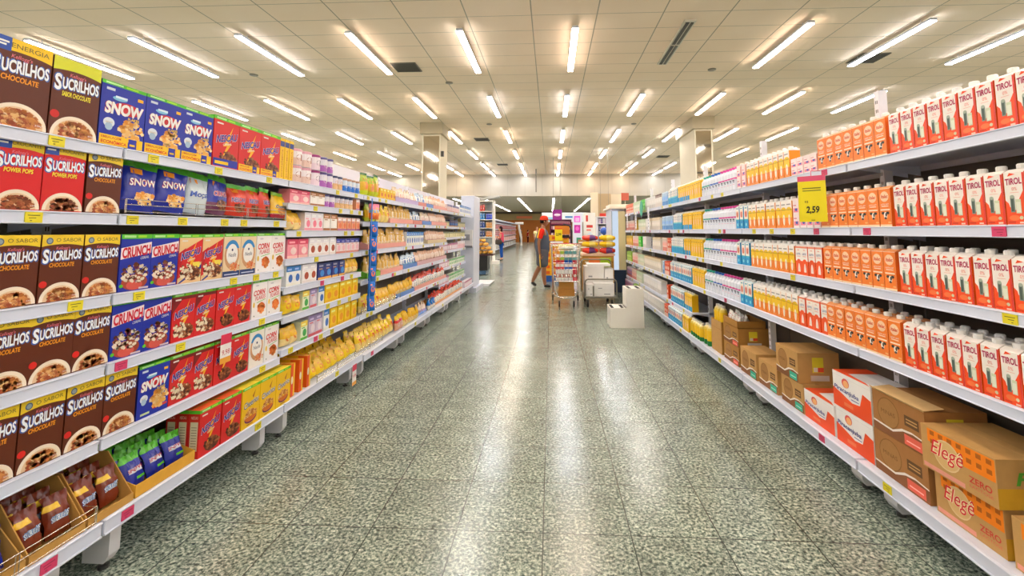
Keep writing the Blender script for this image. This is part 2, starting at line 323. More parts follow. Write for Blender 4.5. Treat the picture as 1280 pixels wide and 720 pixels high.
# ------------------------------------------------------------------ shelving bays
TAGY = H('e8d92a'); TAGR = H('d8426e')
def tagmesh(col):
    g = G(); g.box(-.002, 0, -.026, .026, -.018, .018, col)
    for k in range(3): g.box(-.0026, -.0021, -.02+.004*k, .018-.012*k, .008-.009*k, .0105-.009*k, H('5b5a20') if col == TAGY else H('8c1c40'))
    return g.mesh('tag', M['card'])
TAGM = {-1: [], 1: []}
for sd in (-1, 1):
    for c in (TAGY, TAGR):
        g = G(); e = -sd
        a, b = sorted((0, e*.0035)); g.box(a, b, -.027, .027, -.018, .018, c)
        a, b = sorted((e*.0036, e*.0042))
        for k in range(3): g.box(a, b, -.02+.004*k, .018-.012*k, .006-.009*k, .0085-.009*k, H('6d6b1c') if c == TAGY else H('9a2048'))
        TAGM[sd].append(g.mesh('tag', M['card']))
def bay(side, XF, D, y0, y1, zs, bz, bout, ptop, label, uplx, uph, seed=0, raillip=.045, setback=0.0, tags=None, group=None, feet=(.12, -.12), end=False):
    rd = random.Random(seed); Lb = y1-y0
    root = link('shelving_bay', None, loc=(XF, y0, 0), label=label, cat='shelving', group=group)
    S = lambda a, b: sorted((side*a, side*b))
    g = G(); a, b = S(D, D+.02); g.box(a, b, 0, Lb, zs[0]-.05, ptop, H('dedde8')); g.box(a, b, 0, Lb, .05, zs[0]-.051, H('8e897f') if side < 0 else H('5c534a'))  # panel below the top shelf coloured darker, painting in shade behind the goods
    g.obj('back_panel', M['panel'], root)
    for yy in ([.022, Lb-.022] if end else [.022]):
        g = G(); a, b = S(uplx, uplx+.045); g.box(a, b, yy-.018, yy+.018, .05, uph, H('e6e6ea'))
        a, b = S(uplx-.001, uplx)
        zz = .3
        while zz < uph-.04: g.box(a, b, yy-.008, yy-.003, zz, zz+.018, H('66645e')); g.box(a, b, yy+.003, yy+.008, zz, zz+.018, H('66645e')); zz += .05
        g.obj('upright', M['plastic'], root)
    sb_ = setback
    for si, z in enumerate(zs):
        setback = sb_ if not isinstance(sb_, dict) else sb_.get(si, 0)
        g = G(); a, b = S(setback+.012, D-.002); g.box(a, b, .004, Lb-.004, z-.022, z, RAIL)
        a, b = S(setback, setback+.012); g.box(a, b, .003, Lb-.003, z-raillip, z, RAIL)
        a, b = S(setback-.004, setback+.001); g.box(a, b, .003, Lb-.003, z-.006, z, RAIL); g.box(a, b, .003, Lb-.003, z-raillip, z-raillip+.006, RAIL)
        sh = g.obj('shelf', M['steel'], root); bevel(sh, .002, 1)
        for yy in (.03, Lb-.05):
            g = G(); g.prism([(side*(setback+.06), z-.024), (side*D*.98, z-.024), (side*D*.98, z-.075)], 'y', yy, yy+.004, RAIL)
            g.obj('shelf_bracket', M['steel'], root)
        tl = tags.get(si) if tags and si in tags else [(rd.uniform(.08, Lb-.08), 0 if rd.random() < .78 else 1) for _ in range(rd.choice((2, 3, 3, 4)))]
        last = -1
        for (ty, tc) in sorted(tl):
            if ty-last < .07: continue
            last = ty
            link('price_label', TAGM[side][tc], sh, loc=(side*(setback-.0005), ty, z-raillip/2-.001), label='yellow price label' if tc == 0 else 'pink price label')
    g = G(); a, b = S(-bout+.012, D-.002); g.box(a, b, .004, Lb-.004, bz-.022, bz, RAIL)
    a, b = S(-bout, -bout+.012); g.box(a, b, .003, Lb-.003, bz-.058, bz, RAIL); a, b = S(-bout-.005, -bout+.001); g.box(a, b, .003, Lb-.003, bz-.008, bz, RAIL); g.box(a, b, .003, Lb-.003, bz-.058, bz-.05, RAIL)
    bs = g.obj('base_shelf', M['steel'], root); bevel(bs, .002, 1)
    for ty, tc in ((tags or {}).get('base') or [(rd.uniform(.1, Lb-.1), rd.choice((0, 1)))]):
        link('price_label', TAGM[side][tc], bs, loc=(side*(-bout-.001), ty, bz-.028), label='yellow price label' if tc == 0 else 'pink price label')
    for f in feet:
        yy = f if f > 0 else Lb+f
        g = G(); g.prism([(side*(-bout+.06), bz-.06), (side*(-bout+.06), .06), (side*(-bout+.08), .03), (side*.13, .03), (side*.13, bz-.06)], 'y', yy-(.025 if side < 0 else .045), yy+(.025 if side < 0 else .045), H('dcdce0')); g.lathe([(.02, 0), (.02, .012), (.008, .013), (.008, .03)], side*.06, yy, 10, H('3a3a38'))
        g.obj('foot', M['plastic'], root)
    return root

LX = -1.75; LD = .42; RX = 1.60; RD = .35
ZL = [1.69, 1.42, 1.10, .83, .545]; ZL3 = [1.69, 1.54, 1.355, 1.165, .98, .79, .58]; ZL4 = [1.69, 1.44, 1.17, .895, .58]
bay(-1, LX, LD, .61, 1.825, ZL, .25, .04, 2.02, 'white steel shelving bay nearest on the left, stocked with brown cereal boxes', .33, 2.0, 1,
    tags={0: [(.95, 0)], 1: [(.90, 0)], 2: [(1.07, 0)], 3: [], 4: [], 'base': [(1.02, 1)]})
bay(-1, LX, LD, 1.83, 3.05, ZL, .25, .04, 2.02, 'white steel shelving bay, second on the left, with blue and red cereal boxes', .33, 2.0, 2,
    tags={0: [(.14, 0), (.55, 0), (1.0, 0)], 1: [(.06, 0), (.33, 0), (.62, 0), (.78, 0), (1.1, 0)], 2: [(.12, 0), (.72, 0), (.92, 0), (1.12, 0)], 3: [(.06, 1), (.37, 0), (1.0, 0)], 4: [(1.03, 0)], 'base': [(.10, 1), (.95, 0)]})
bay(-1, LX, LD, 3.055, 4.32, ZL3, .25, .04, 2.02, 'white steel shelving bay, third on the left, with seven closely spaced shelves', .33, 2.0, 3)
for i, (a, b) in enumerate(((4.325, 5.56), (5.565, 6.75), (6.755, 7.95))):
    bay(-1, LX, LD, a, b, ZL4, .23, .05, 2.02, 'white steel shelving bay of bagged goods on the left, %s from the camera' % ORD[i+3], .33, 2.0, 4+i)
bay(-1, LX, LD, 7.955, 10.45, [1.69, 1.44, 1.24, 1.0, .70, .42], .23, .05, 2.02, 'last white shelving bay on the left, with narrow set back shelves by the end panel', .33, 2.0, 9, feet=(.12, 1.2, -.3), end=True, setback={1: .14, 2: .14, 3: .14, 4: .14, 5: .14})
RB = [(1.15, 2.62), (2.63, 4.07), (4.08, 5.60), (5.61, 7.10), (7.11, 8.60), (8.61, 10.35)]
ZR = [1.715, 1.372, 1.068, .742]
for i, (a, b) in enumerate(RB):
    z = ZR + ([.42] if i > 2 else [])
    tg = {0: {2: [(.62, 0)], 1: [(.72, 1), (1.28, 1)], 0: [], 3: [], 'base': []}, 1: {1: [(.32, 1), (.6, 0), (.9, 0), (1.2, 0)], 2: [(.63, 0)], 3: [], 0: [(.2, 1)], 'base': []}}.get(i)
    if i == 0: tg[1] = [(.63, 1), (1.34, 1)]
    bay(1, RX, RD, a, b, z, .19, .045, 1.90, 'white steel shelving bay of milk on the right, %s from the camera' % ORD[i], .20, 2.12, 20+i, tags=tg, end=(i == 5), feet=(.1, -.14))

# ------------------------------------------------------------------ product prints
BR = H('5f2810'); BRD = H('3e170a'); RED = H('d81e22'); YEL = H('f6c915'); BLU = H('1b2fa6'); GRN = H('57c22c'); ORA = H('f2641c')
CHIP = [H('b4682c'), H('d89048'), H('8a4420'), H('e8b878')]; CHOC = [H('6b3015'), H('8a4722'), H('4a1c0c'), H('a86438')]
FLAKE = [H('f0b050'), H('f8cc80'), H('e09030'), H('ffe0a8')]
def canv(w, h, d):
    e = .0004
    return dict(F=lambda u, v, l=1: (u, -l*e, v), R=lambda u, v, l=1: (w/2+l*e, u, v), L=lambda u, v, l=1: (-w/2-l*e, d-u, v), T=lambda u, v, l=1: (u, v, h+l*e))
PR = {}
def proto(key, name, cat, desc, plural, w, h, d, g, mats, kids=(), smooth=False):
    PR[key] = dict(name=name, cat=cat, desc=desc, plural=plural, w=w, h=h, d=d, me=g.mesh(name, mats, smooth), kids=kids)
def sides_text(g, C, w, h, d, col, lines, side='L'):
    for i in range(lines): g.rect(C[side], d*.2, d*.8, h*(.15+.5*i/lines), h*(.15+.5*i/lines)+h*.012, col, 1)

def bowl(g, cv, cx, cz, rx, rz, rim, chipc, n, seed=1, rimw=.012):
    """upper half of a cereal bowl print cut off by the box bottom"""
    g.ell(cv, cx, cz, rx, rz, rim, 1.5, 0, 180, 22); g.ell(cv, cx, cz, rx-rimw, rz-rimw, H('e9c9a0'), 2, 0, 180, 22)
    g.chips(cv, cx, cz, rx-rimw*1.6, rz-rimw*1.8, chipc, n, 2.5, rx*.11, seed, up=True)
def sucrilhos(key, w, h, d, base, hdr, desc, plural, htxt='O SABOR', blue=False, sub='CHOCOLATE', subc=None, namep='cereal_box', ring=True):
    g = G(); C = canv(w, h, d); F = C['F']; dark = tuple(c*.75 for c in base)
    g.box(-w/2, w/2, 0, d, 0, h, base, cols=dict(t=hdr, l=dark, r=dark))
    zb = h*.86; N = 10
    g.poly(F, [(-w/2, h)] + [(-w/2+w*i/N, zb+.0*h - h*.035*(1-(2*i/N-1)**2)*-1 - .035*h) for i in range(N+1)] + [(w/2, h)], hdr, 1)
    if blue: g.rect(F, -w/2, -w*.18, zb-.005, h, H('2c50a8'), 1.5); g.rect(F, -w*.46, -w*.22, zb+.02, zb+.026, WHITE, 2); g.rect(F, -w*.46, -w*.26, zb+.010, zb+.016, WHITE, 2)
    if ring: g.ell(F, -w*.33, h*.91, h*.05, h*.05, H('56687c'), 1.8); g.ell(F, -w*.33, h*.91, h*.034, h*.034, H('93a4ae'), 2.2)
    if htxt: g.text(F, htxt, -w*.18, w*.44, h*.895, h*.95, H('6e6030'), 2)
    g.text(F, "Kellogg's", -w*.17, w*.17, h*.765, h*.825, H('e0707c'), 2, .01, .2)
    for o, c, l in ((.035, H('3c64b4'), 2), (.035, H('f4fafe'), 3)):
        q = .0035 if l == 2 else 0
        g.text(F, 'S', -w*.46-q, -w*.32+q, h*.575-q, h*.785+q, c, l, o)
        g.text(F, 'UCRILHOS', -w*.305-q, w*.46+q, h*.615-q, h*.765+q, c, l, o, 0, h*.02)
    if sub: g.text(F, sub, -w*.30, w*.30, h*.515, h*.58, subc or H('f29a1c'), 3, .03, .1)
    g.ell(F, -w*.40, h*.27, w*.09, h*.05, H('d8241e'), 1.4)
    bowl(g, F, w*.02, .003, w*.485, h*.27, H('f4e6d0'), (CHIP if base != RED else CHOC) + [H('c87848'), H('a85030')], 110, 3)
    g.text(F, '320g', w*.30, w*.42, h*.05, h*.075, WHITE, 5)
    proto(key, namep, 'cereal box', desc, plural, w, h, d, g, M['card'])
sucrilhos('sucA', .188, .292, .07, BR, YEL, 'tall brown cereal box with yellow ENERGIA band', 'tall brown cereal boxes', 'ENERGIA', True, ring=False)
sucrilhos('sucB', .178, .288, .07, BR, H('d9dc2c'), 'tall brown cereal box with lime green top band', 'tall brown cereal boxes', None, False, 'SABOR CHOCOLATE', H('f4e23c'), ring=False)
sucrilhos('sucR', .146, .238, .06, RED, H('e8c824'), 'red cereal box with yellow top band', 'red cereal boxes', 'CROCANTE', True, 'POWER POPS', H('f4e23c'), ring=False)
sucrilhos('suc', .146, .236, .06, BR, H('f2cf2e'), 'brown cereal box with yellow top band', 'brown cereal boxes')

def nheader(g, C, w, h, hh=.055):
    F = C['F']; g.rect(F, -w/2, w/2, h*(1-hh), h, GRN, 1); g.rect(F, -w*.42, -w*.05, h*(1-hh*.75), h*(1-hh*.25), H('b8e8a0'), 1.6); g.rect(F, w*.02, w*.3, h*(1-hh*.75), h*(1-hh*.25), H('a4dc30'), 1.6)
def econ(g, F, w, z0, z1, c=YEL, blue=True):
    g.rect(F, -w*.48, w*.14, z0, z1, c, 4); g.text(F, 'ECONÔMICA', -w*.44, w*.11, z0+(z1-z0)*.12, z0+(z1-z0)*.52, H('d8401c'), 5, .03)
    g.text(F, 'EMBALAGEM', -w*.44, -w*.02, z0+(z1-z0)*.62, z0+(z1-z0)*.88, H('c8501c'), 5, .01)
    g.rect(F, w*.15, w*.33, z0, z1-.002, BLU, 4); g.rect(F, w*.18, w*.30, z0+.01, z0+.018, YEL, 5); g.rect(F, w*.34, w*.48, z0-.0, z1, c, 4)
def snow(key, w, h, d, ec):
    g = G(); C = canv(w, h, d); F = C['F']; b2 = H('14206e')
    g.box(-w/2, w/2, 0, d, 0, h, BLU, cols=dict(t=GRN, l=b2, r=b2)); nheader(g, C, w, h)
    g.rect(F, -w*.40, -w*.22, h*.86, h*.90, H('c8d4e4'), 2)
    g.ell(F, w*.08, h*.62, w*.30, h*.10, H('d02430'), 1.5)
    g.ell(F, -w*.10, h*.76, w*.16, h*.035, H('7cc0e4'), 2); g.rect(F, -w*.20, w*.06, h*.765, h*.80, H('d8ecf8'), 2.4)
    g.rect(F, w*.30, w*.43, h*.80, h*.85, H('f4b41c'), 2)
    for o, c, l in ((.07, H('b01c34'), 2.5), (.05, WHITE, 3.5)): g.text(F, 'SNOW', -w*(.42 if l < 3 else .41), w*(.46 if l < 3 else .45), h*.505, h*.70, c, l, o, .1, h*.02)
    g.text(F, 'FLAKES', w*.10, w*.36, h*.455, h*.50, YEL, 4, .03)
    g.ell(F, -w*.30, h*.36, w*.12, h*.075, H('dfe9f2'), 2); g.ell(F, -w*.30, h*.30, w*.08, h*.06, H('a8c4dc'), 2.4); g.text(F, 'NOVO', -w*.37, -w*.23, h*.35, h*.375, H('c09030'), 3)
    g.chips(F, w*.20, h*.28, w*.26, h*.17, FLAKE, 60, 2, .010, 4)
    g.rect(F, w*.0, w*.46, h*.10, h*.14, H('d83a30'), 1.8)
    if ec: econ(g, F, w, .004, h*.17)
    else: g.rect(F, -w*.38, -w*.1, h*.05, h*.09, H('c8d8a0'), 2)
    proto(key, 'cereal_box', 'cereal box', 'blue cereal box lettered SNOW FLAKES', 'blue cereal boxes', w, h, d, g, M['card'])
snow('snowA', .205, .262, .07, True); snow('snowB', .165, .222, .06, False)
def nescau(key, w, h, d, base=RED, top=None, ec=0, variant=0, desc='red cereal box lettered NESCAU', plural='red cereal boxes', name='cereal_box'):
    g = G(); C = canv(w, h, d); F = C['F']; L = C['L']
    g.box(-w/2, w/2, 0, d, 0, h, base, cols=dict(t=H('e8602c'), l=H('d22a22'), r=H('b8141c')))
    if variant == 1:   # cream box with red flash
        g.poly(F, [(-w/2, h*.62), (w*.5, h*.90), (w*.5, h*.42), (-w*.5, h*.10)], RED, 1.2); g.poly(F, [(-w/2, h*.62), (-w*.22, h*.72), (-w*.5, h*.14)], H('c01020'), 1.4)
        g.poly(F, [(-w/2, 0), (w*.5, h*.36), (w*.5, h*.27), (-w*.4, 0)], H('28388c'), 1.3)
        g.rect(F, w*.1, w*.42, h*.3, h*.42, H('f4dc50'), 1.4); g.rect(F, w*.12, w*.46, h*.10, h*.16, H('a8d4b0'), 1.4)
    if top: g.poly(F, [(-w/2, h*.60), (w*.0, h*.93), (-w/2, h*.93)], top, 1.2); g.rect(F, -w/2, w/2, h*.86, h*.93, top, 1.2)
    nheader(g, C, w, h, .07)
    g.rect(F, -w*.40, -w*.16, h*.85, h*.88, H('e8e0d8'), 2)
    z = h*.5
    g.poly(F, [(w*.24, h*.86), (-w*.12, h*.42), (w*.02, h*.44), (-w*.2, h*.12), (w*.20, h*.50), (w*.06, h*.50)], H('f8b820'), 2)
    for o, c, l in ((.05, H('dcdcf0'), 2.6), (.03, H('202c94'), 3.6)):
        q = .002 if l < 3 else 0; g.text(F, 'NESCAU', -w*.40-q, w*.42+q, h*.53-q, h*.67+q, c, l, o, .15, h*.13)
    g.text(F, 'CEREAL', -w*.14, w*.2, h*.46, h*.50, H('f0e8d0'), 3.6, .02, .1, h*.05)
    g.ell(F, w*.12, h*.17, w*.34, h*.13, CHOC[0], 1.9); g.chips(F, w*.1, h*.20, w*.34, h*.15, CHOC + ([H('e8c898')] if variant else []), 46, 2, .008, 5)
    if variant: g.chips(F, -w*.16, h*.24, w*.24, h*.16, CHOC + [H('f0e0c0')]*3, 40, 3, .008, 6)
    if ec == 1: econ(g, F, w, .004, h*.15)
    if ec == 2: g.rect(F, -w*.48, w*.48, .006, h*.17, BLU, 4); g.rect(F, -w*.42, w*.1, h*.06, h*.12, YEL, 5)
    g.rect(L, d*.15, d*.85, h*.16, h*.76, H('e4d8b4'), 1.5)
    for i in range(9): g.rect(L, d*.25, d*.75, h*(.2+.055*i), h*(.2+.055*i)+.003, H('8c7c60'), 2)
    g.rect(L, 0, d, h*.93, h, GRN, 1.5); g.text(L, 'NESCAU', d*.2, d*.8, h*.82, h*.88, H('f4d0c0'), 2)
    proto(key, name, 'cereal box', desc, plural, w, h, d, g, M['card'])
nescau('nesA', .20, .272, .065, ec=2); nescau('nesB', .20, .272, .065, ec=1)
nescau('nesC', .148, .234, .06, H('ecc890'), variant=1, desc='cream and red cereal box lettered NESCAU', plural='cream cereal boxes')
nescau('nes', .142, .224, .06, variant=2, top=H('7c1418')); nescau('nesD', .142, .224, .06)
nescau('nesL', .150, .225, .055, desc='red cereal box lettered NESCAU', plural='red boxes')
def spine():
    w, h, d = .048, .27, .19; g = G(); C = canv(w, h, d); F = C['F']; g.box(-w/2, w/2, 0, d, 0, h, YEL, cols=dict(t=H('f4d84c')))
    g.rect(F, -w/2, w/2, h*.80, h*.93, H('3c4a8c'), 1.2)
    k = lambda u, v, l=1: F(-(v-h*.4), u+h*.4, l)
    g.text(k, 'ECONÔMICA', -h*.34, h*.34, h*.4-w*.22, h*.4+w*.20, H('c8781c'), 2, .01)
    proto('spine', 'cereal_box', 'cereal box', 'thin yellow box end with vertical orange lettering', 'thin yellow boxes', w, h, d, g, M['card'])
spine()
def crunch():
    w, h, d = .150, .236, .06; g = G(); C = canv(w, h, d); F = C['F']; g.box(-w/2, w/2, 0, d, 0, h, BLU, cols=dict(t=GRN)); nheader(g, C, w, h, .08)
    g.poly(F, [(-w*.49, h*.56), (w*.49, h*.66), (w*.49, h*.86), (-w*.49, h*.76)], H('f4e6ea'), 1.5)
    g.text(F, 'CRUNCH', -w*.45, w*.46, h*.60, h*.79, H('d01c34'), 3, .04, 0, h*.05)
    g.text(F, 'CEREAL', w*.14, w*.42, h*.555, h*.60, H('dfe4ee'), 3, .01, .2, h*.02)
    g.ell(F, 0, h*.15, w*.42, h*.14, H('a4402c'), 1.6); g.ell(F, .0, h*.10, w*.26, h*.09, H('d85a4c'), 1.8)
    g.chips(F, 0, h*.30, w*.43, h*.17, CHOC + [H('f0e2cc')]*3 + [H('7a2c5c')], 95, 2.2, .008, 8)
    g.ell(F, -w*.42, h*.10, w*.06, h*.03, GRN, 4); g.rect(F, w*.14, w*.46, .004, h*.05, H('d8c8d0'), 4)
    proto('crunch', 'cereal_box', 'cereal box', 'blue cereal box lettered CRUNCH', 'blue cereal boxes', w, h, d, g, M['card'])
crunch()
def nesfit(key, w, h, dark=True):
    d = .06; g = G(); C = canv(w, h, d); F = C['F']; g.box(-w/2, w/2, 0, d, 0, h, H('ecd4ac') if dark else H('f2ece0'), cols=dict(t=H('e8cf6c'))); nheader(g, C, w, h, .07)
    if dark: g.rect(F, -w/2, w/2, 0, h*.13, H('203c74'), 1.3); g.rect(F, -w*.4, w*.4, h*.045, h*.07, H('c8d4e8'), 2)
    g.ell(F, 0, h*.50, w*.44, h*.33, H('cf9c70'), 1.5); g.ell(F, 0, h*.55, w*.44, h*.30, H('3088c8'), 2, 20, 160); g.ell(F, 0, h*.52, w*.34, h*.24, H('f4f2ec'), 2.5)
    g.text(F, 'Nesfit', -w*.22, w*.24, h*.46, h*.55, H('34406c'), 3.4, .0, .1); g.ell(F, w*.0, h*.62, w*.05, h*.03, H('34406c'), 3.4)
    g.chips(F, w*.15, h*.22, w*.3, h*.08, [H('e08c4c'), H('f0b890'), H('d86c3c')], 26, 3, .008, 9)
    proto(key, 'cereal_box', 'cereal box', 'cream cereal box with blue ringed white disc', 'cream cereal boxes', w, h, d, g, M['card'])
nesfit('fit', .138, .236); nesfit('fitB', .14, .224, False)
def corn(key, w, h):
    d = .06; g = G(); C = canv(w, h, d); F = C['F']; g.box(-w/2, w/2, 0, d, 0, h, H('f4f1ee'), cols=dict(t=GRN)); nheader(g, C, w, h, .065)
    g.ell(F, -w*.2, h*.86, w*.12, h*.02, H('d0ccd4'), 1.5)
    g.text(F, 'CORN', -w*.42, w*.34, h*.60, h*.745, H('d8242c'), 2.5, .03, .1, h*.03); g.text(F, 'FLAKES', -w*.30, w*.38, h*.48, h*.59, H('d8505c'), 2.5, .015, .1, h*.03)
    g.poly(F, [(-w*.2, h*.40), (w*.40, h*.46), (w*.40, h*.475), (-w*.2, h*.415)], GRN, 2)
    g.ell(F, -w*.38, h*.36, w*.06, h*.07, H('f0c838'), 2); g.chips(F, w*.08, h*.25, w*.24, h*.12, [H('f08038'), H('f4a050'), H('d86820')], 34, 2, .012, 2); g.ell(F, -w*.34, h*.07, .004, .004, H('303030'), 2)
    proto(key, 'cereal_box', 'cereal box', 'white cereal box lettered CORN FLAKES', 'white cereal boxes', w, h, d, g, M['card'])
corn('corn', .150, .236); corn('cornB', .145, .224)
def cheer():
    w, h, d = .160, .222, .055; g = G(); C = canv(w, h, d); F = C['F']; L = C['L']; g.box(-w/2, w/2, 0, d, 0, h, H('f4c512'), cols=dict(t=H('f6da3c'))); nheader(g, C, w, h, .07)
    for o, c, l in ((.05, WHITE, 2.6), (.0, H('28306c'), 3.6)): g.text(F, 'Cheerios', -w*.40, w*.42, h*.50, h*.66, c, l, o, 0, h*.07)
    g.poly(F, [(w*.06, h*.72), (w*.12, h*.66), (w*.24, h*.86)], H('b4601c'), 2)
    g.ell(F, 0, h*.25, w*.36, h*.17, H('e8a040'), 2, 180, 360); g.ell(F, 0, h*.20, w*.34, h*.12, H('6c2058'), 2.3, 180, 360); g.ell(F, 0, h*.24, w*.33, h*.12, H('d8701c'), 2.6, 180, 360)
    for i in range(40):
        rd = random.Random(i); x = rd.uniform(-.32, .32)*w; z = h*(.26+rd.uniform(0, .18)*(1-abs(x/w)*2)); g.ell(F, x, z, .009, .008, rd.choice([H('e8a850'), H('f4c888'), H('c87c2c')]), 3+(i % 3)*.3, n=8); g.ell(F, x, z, .003, .003, H('b06820'), 4+(i % 3)*.3, n=6)
    g.rect(F, -w*.2, w*.14, h*.04, h*.06, H('8c5c10'), 2)
    proto('cheer', 'cereal_box', 'cereal box', 'yellow cereal box lettered Cheerios', 'yellow cereal boxes', w, h, d, g, M['card'])
    w, h, d = .05, .215, .15; g = G(); C = canv(w, h, d); F = C['F']; L = C['L']; g.box(-w/2, w/2, 0, d, 0, h, H('f4c41c'), cols=dict(t=H('f0a028')))
    g.rect(L, d*.55, d, 0, h, ORA, 1.3); g.rect(F, -w/2, w*.1, 0, h, H('e8501c'), 1.3); g.ell(F, -w*.2, h*.5, w*.24, h*.12, H('f4ead0'), 2)
    proto('ybox', 'cereal_box', 'cereal box', 'narrow yellow box with orange strip and white disc', 'narrow yellow boxes', w, h, d, g, M['card'])
cheer()

# milk cartons ------------------------------------------------------------
def capmesh(col, r=.014, h=.014):
    g = G(); g.lathe([(r, 0), (r, h*.8), (r*.8, h)], n=12, col=col); return g.mesh('cap', M['plastic'])
CAPW = capmesh(H('f4f2ee'), .0165, .018); CAPT = capmesh(H('cfe6ea'))
def carton(key, desc, plural, paint, top, side, w=.072, h=.195, d=.074, cap=True, name='milk_carton', cat='milk carton'):
    g = G(); C = canv(w, h, d)
    g.box(-w/2, w/2, 0, d, 0, h-.012, H('f4efe6'), cols=dict(l=side, r=side, k=side))
    # folded top: slanted towards the front
    g.prism([(0, h-.012), (d, h-.012), (d, h), (d*.25, h)], 'x', -w/2, w/2, top)
    paint(g, C, w, h, d)
    kids = [('cap', CAPW, (w*.05, d*.42, h+.0002))] if cap else []
    proto(key, name, cat, desc, plural, w, h, d, g, M['card'], kids)
def p_tirol(g, C, w, h, d):
    F = C['F']; O = H('f4501e')
    g.poly(F, [(-w/2, 0), (w/2, 0), (w/2, h*.60), (w*.36, h*.56), (w*.16, h*.44), (w*.2, h*.30), (-w*.1, h*.25), (-w*.30, h*.32), (-w*.34, h*.38), (-w/2, h*.44)], O, 1)
    g.rect(F, w*.40, w*.5, h*.0, h*.92, H('e03c30'), 1.3); g.poly(F, [(w*.16, h*.44), (w*.40, h*.60), (w*.40, h*.44)], O, 1.4)
    g.text(F, 'TIROL', -w*.44, w*.38, h*.715, h*.835, H('b41c58'), 2, .03, 0, h*.01)
    g.text(F, '0%', -w*.14, w*.12, h*.61, h*.67, H('f08c80'), 2); g.rect(F, -w*.24, w*.2, h*.57, h*.577, H('f0a090'), 2); g.poly(F, [(-w*.3, h*.87), (w*.1, h*.90), (-w*.2, h*.93)], O, 2)
    # milk glass and milk can print
    g.rect(F, -w*.26, -w*.04, h*.22, h*.50, H('7c8c80'), 2); g.rect(F, -w*.22, -w*.10, h*.24, h*.46, H('4c5c54'), 2.4); g.ell(F, -w*.15, h*.50, w*.11, h*.03, H('a8b4a4'), 2.4)
    g.rect(F, w*.0, w*.26, h*.20, h*.45, H('d4dcbc'), 2.6); g.rect(F, w*.03, w*.23, h*.22, h*.40, H('e8ecd8'), 3)
    g.ell(F, w*.22, h*.12, w*.09, h*.032, H('d8d0a8'), 2); g.ell(F, -w*.12, h*.12, w*.26, h*.05, H('f4783c'), 1.6); g.rect(F, -w*.44, -w*.08, h*.03, h*.06, H('d83c14'), 2); g.rect(F, w*.12, w*.36, h*.02, h*.05, H('f4d4c0'), 2)
carton('tirol', 'white and orange TIROL milk carton', 'white and orange milk cartons', p_tirol, H('f6eee6'), ORA)
def p_italac(g, C, w, h, d):
    F = C['F']; O = H('f5832c'); g.rect(F, -w/2, w/2, h*.05, h*.93, O, 1)
    g.rect(F, -w/2, w/2, 0, h*.05, H('f4d8b0'), 1); g.ell(F, 0, h*.74, w*.36, h*.13, H('f8d2ac'), 1.5); g.text(F, 'Italac', -w*.30, w*.30, h*.70, h*.79, H('d8502c'), 2, .03, .2)
    g.text(F, 'LEITE UHT', -w*.34, w*.34, h*.53, h*.565, WHITE, 2); g.rect(F, -w*.3, w*.3, h*.49, h*.51, H('fbe4cc'), 2); g.rect(F, -w*.4, w*.4, h*.395, h*.43, H('fbe4cc'), 2)
    # cow head print
    g.ell(F, -w*.18, h*.33, w*.14, h*.035, H('2c2a2c'), 2); g.ell(F, w*.20, h*.33, w*.14, h*.035, H('2c2a2c'), 2); g.ell(F, w*.01, h*.27, w*.15, h*.085, H('f2eadc'), 2.4); g.ell(F, w*.07, h*.29, w*.07, h*.05, H('2c2a2c'), 2.8); g.ell(F, w*.01, h*.205, w*.10, h*.028, H('40383c'), 2.8)
    g.rect(F, w*.2, w*.44, h*.08, h*.12, H('f8b46c'), 2)
carton('italac', 'orange milk carton with black and white cow head', 'orange milk cartons', p_italac, H('f5a060'), H('f07828'), w=.080)
def p_ow(g, C, w, h, d):
    F = C['F']; g.rect(F, -w/2, w/2, 0, h*.46, H('f2581e'), 1); g.ell(F, 0, h*.46, w*.3, h*.06, H('f2581e'), 1.2); g.rect(F, -w/2, w/2, h*.88, h*.94, H('f09070'), 1)
    g.text(F, 'LEITE', -w*.32, w*.32, h*.66, h*.72, H('5c6ca4'), 2, .02); g.rect(F, -w*.3, w*.3, h*.60, h*.62, H('f0a090'), 2); g.rect(F, -w*.16, w*.16, h*.80, h*.83, H('f0b0a0'), 2); g.ell(F, w*.02, h*.10, w*.20, h*.28, H('f4e4dc'), 1.6, 0, 180)
carton('ow', 'white and orange carton with pale bottle print', 'white and orange cartons', p_ow, H('f6efe8'), H('f2581e'))
def p_yo(g, C, w, h, d):
    F = C['F']; g.rect(F, -w/2, w/2, 0, h*.36, H('f5841e'), 1); g.rect(F, -w/2, w/2, h*.36, h*.66, H('f8cc18'), 1); g.ell(F, 0, h*.66, w*.42, h*.07, H('f8cc18'), 1.2); g.text(F, 'Piracanjuba', -w*.44, w*.44, h*.60, h*.665, H('6c5c28'), 2)
    g.rect(F, -w*.4, w*.3, h*.80, h*.84, H('a09c98'), 2); g.ell(F, 0, h*.28, w*.19, h*.19, H('f4ecd8'), 2); g.ell(F, 0, h*.35, w*.13, h*.04, H('e8d8b0'), 2.5); g.rect(F, -w*.36, w*.36, h*.05, h*.07, H('f8b060'), 2)
carton('yo', 'white, yellow and orange carton with cup print', 'yellow and orange cartons', p_yo, H('f6f2ea'), H('f5941e'))
def p_pk(g, C, w, h, d):
    F = C['F']; g.rect(F, -w/2, w/2, 0, h, H('f6e4e2'), 1)
    for z in (.08, .52): g.rect(F, -w*.4, w*.4, h*z, h*(z+.14), H('f0849c'), 1.5); g.ell(F, w*.08, h*(z+.09), w*.2, h*.05, H('3c5cb4'), 2); g.rect(F, -w*.4, w*.1, h*(z+.22), h*(z+.25), H('d8566c'), 2)
carton('pk', 'white and pink carton with blue emblem', 'white and pink cartons', p_pk, H('f4b0a8'), H('f0c8c4')); 
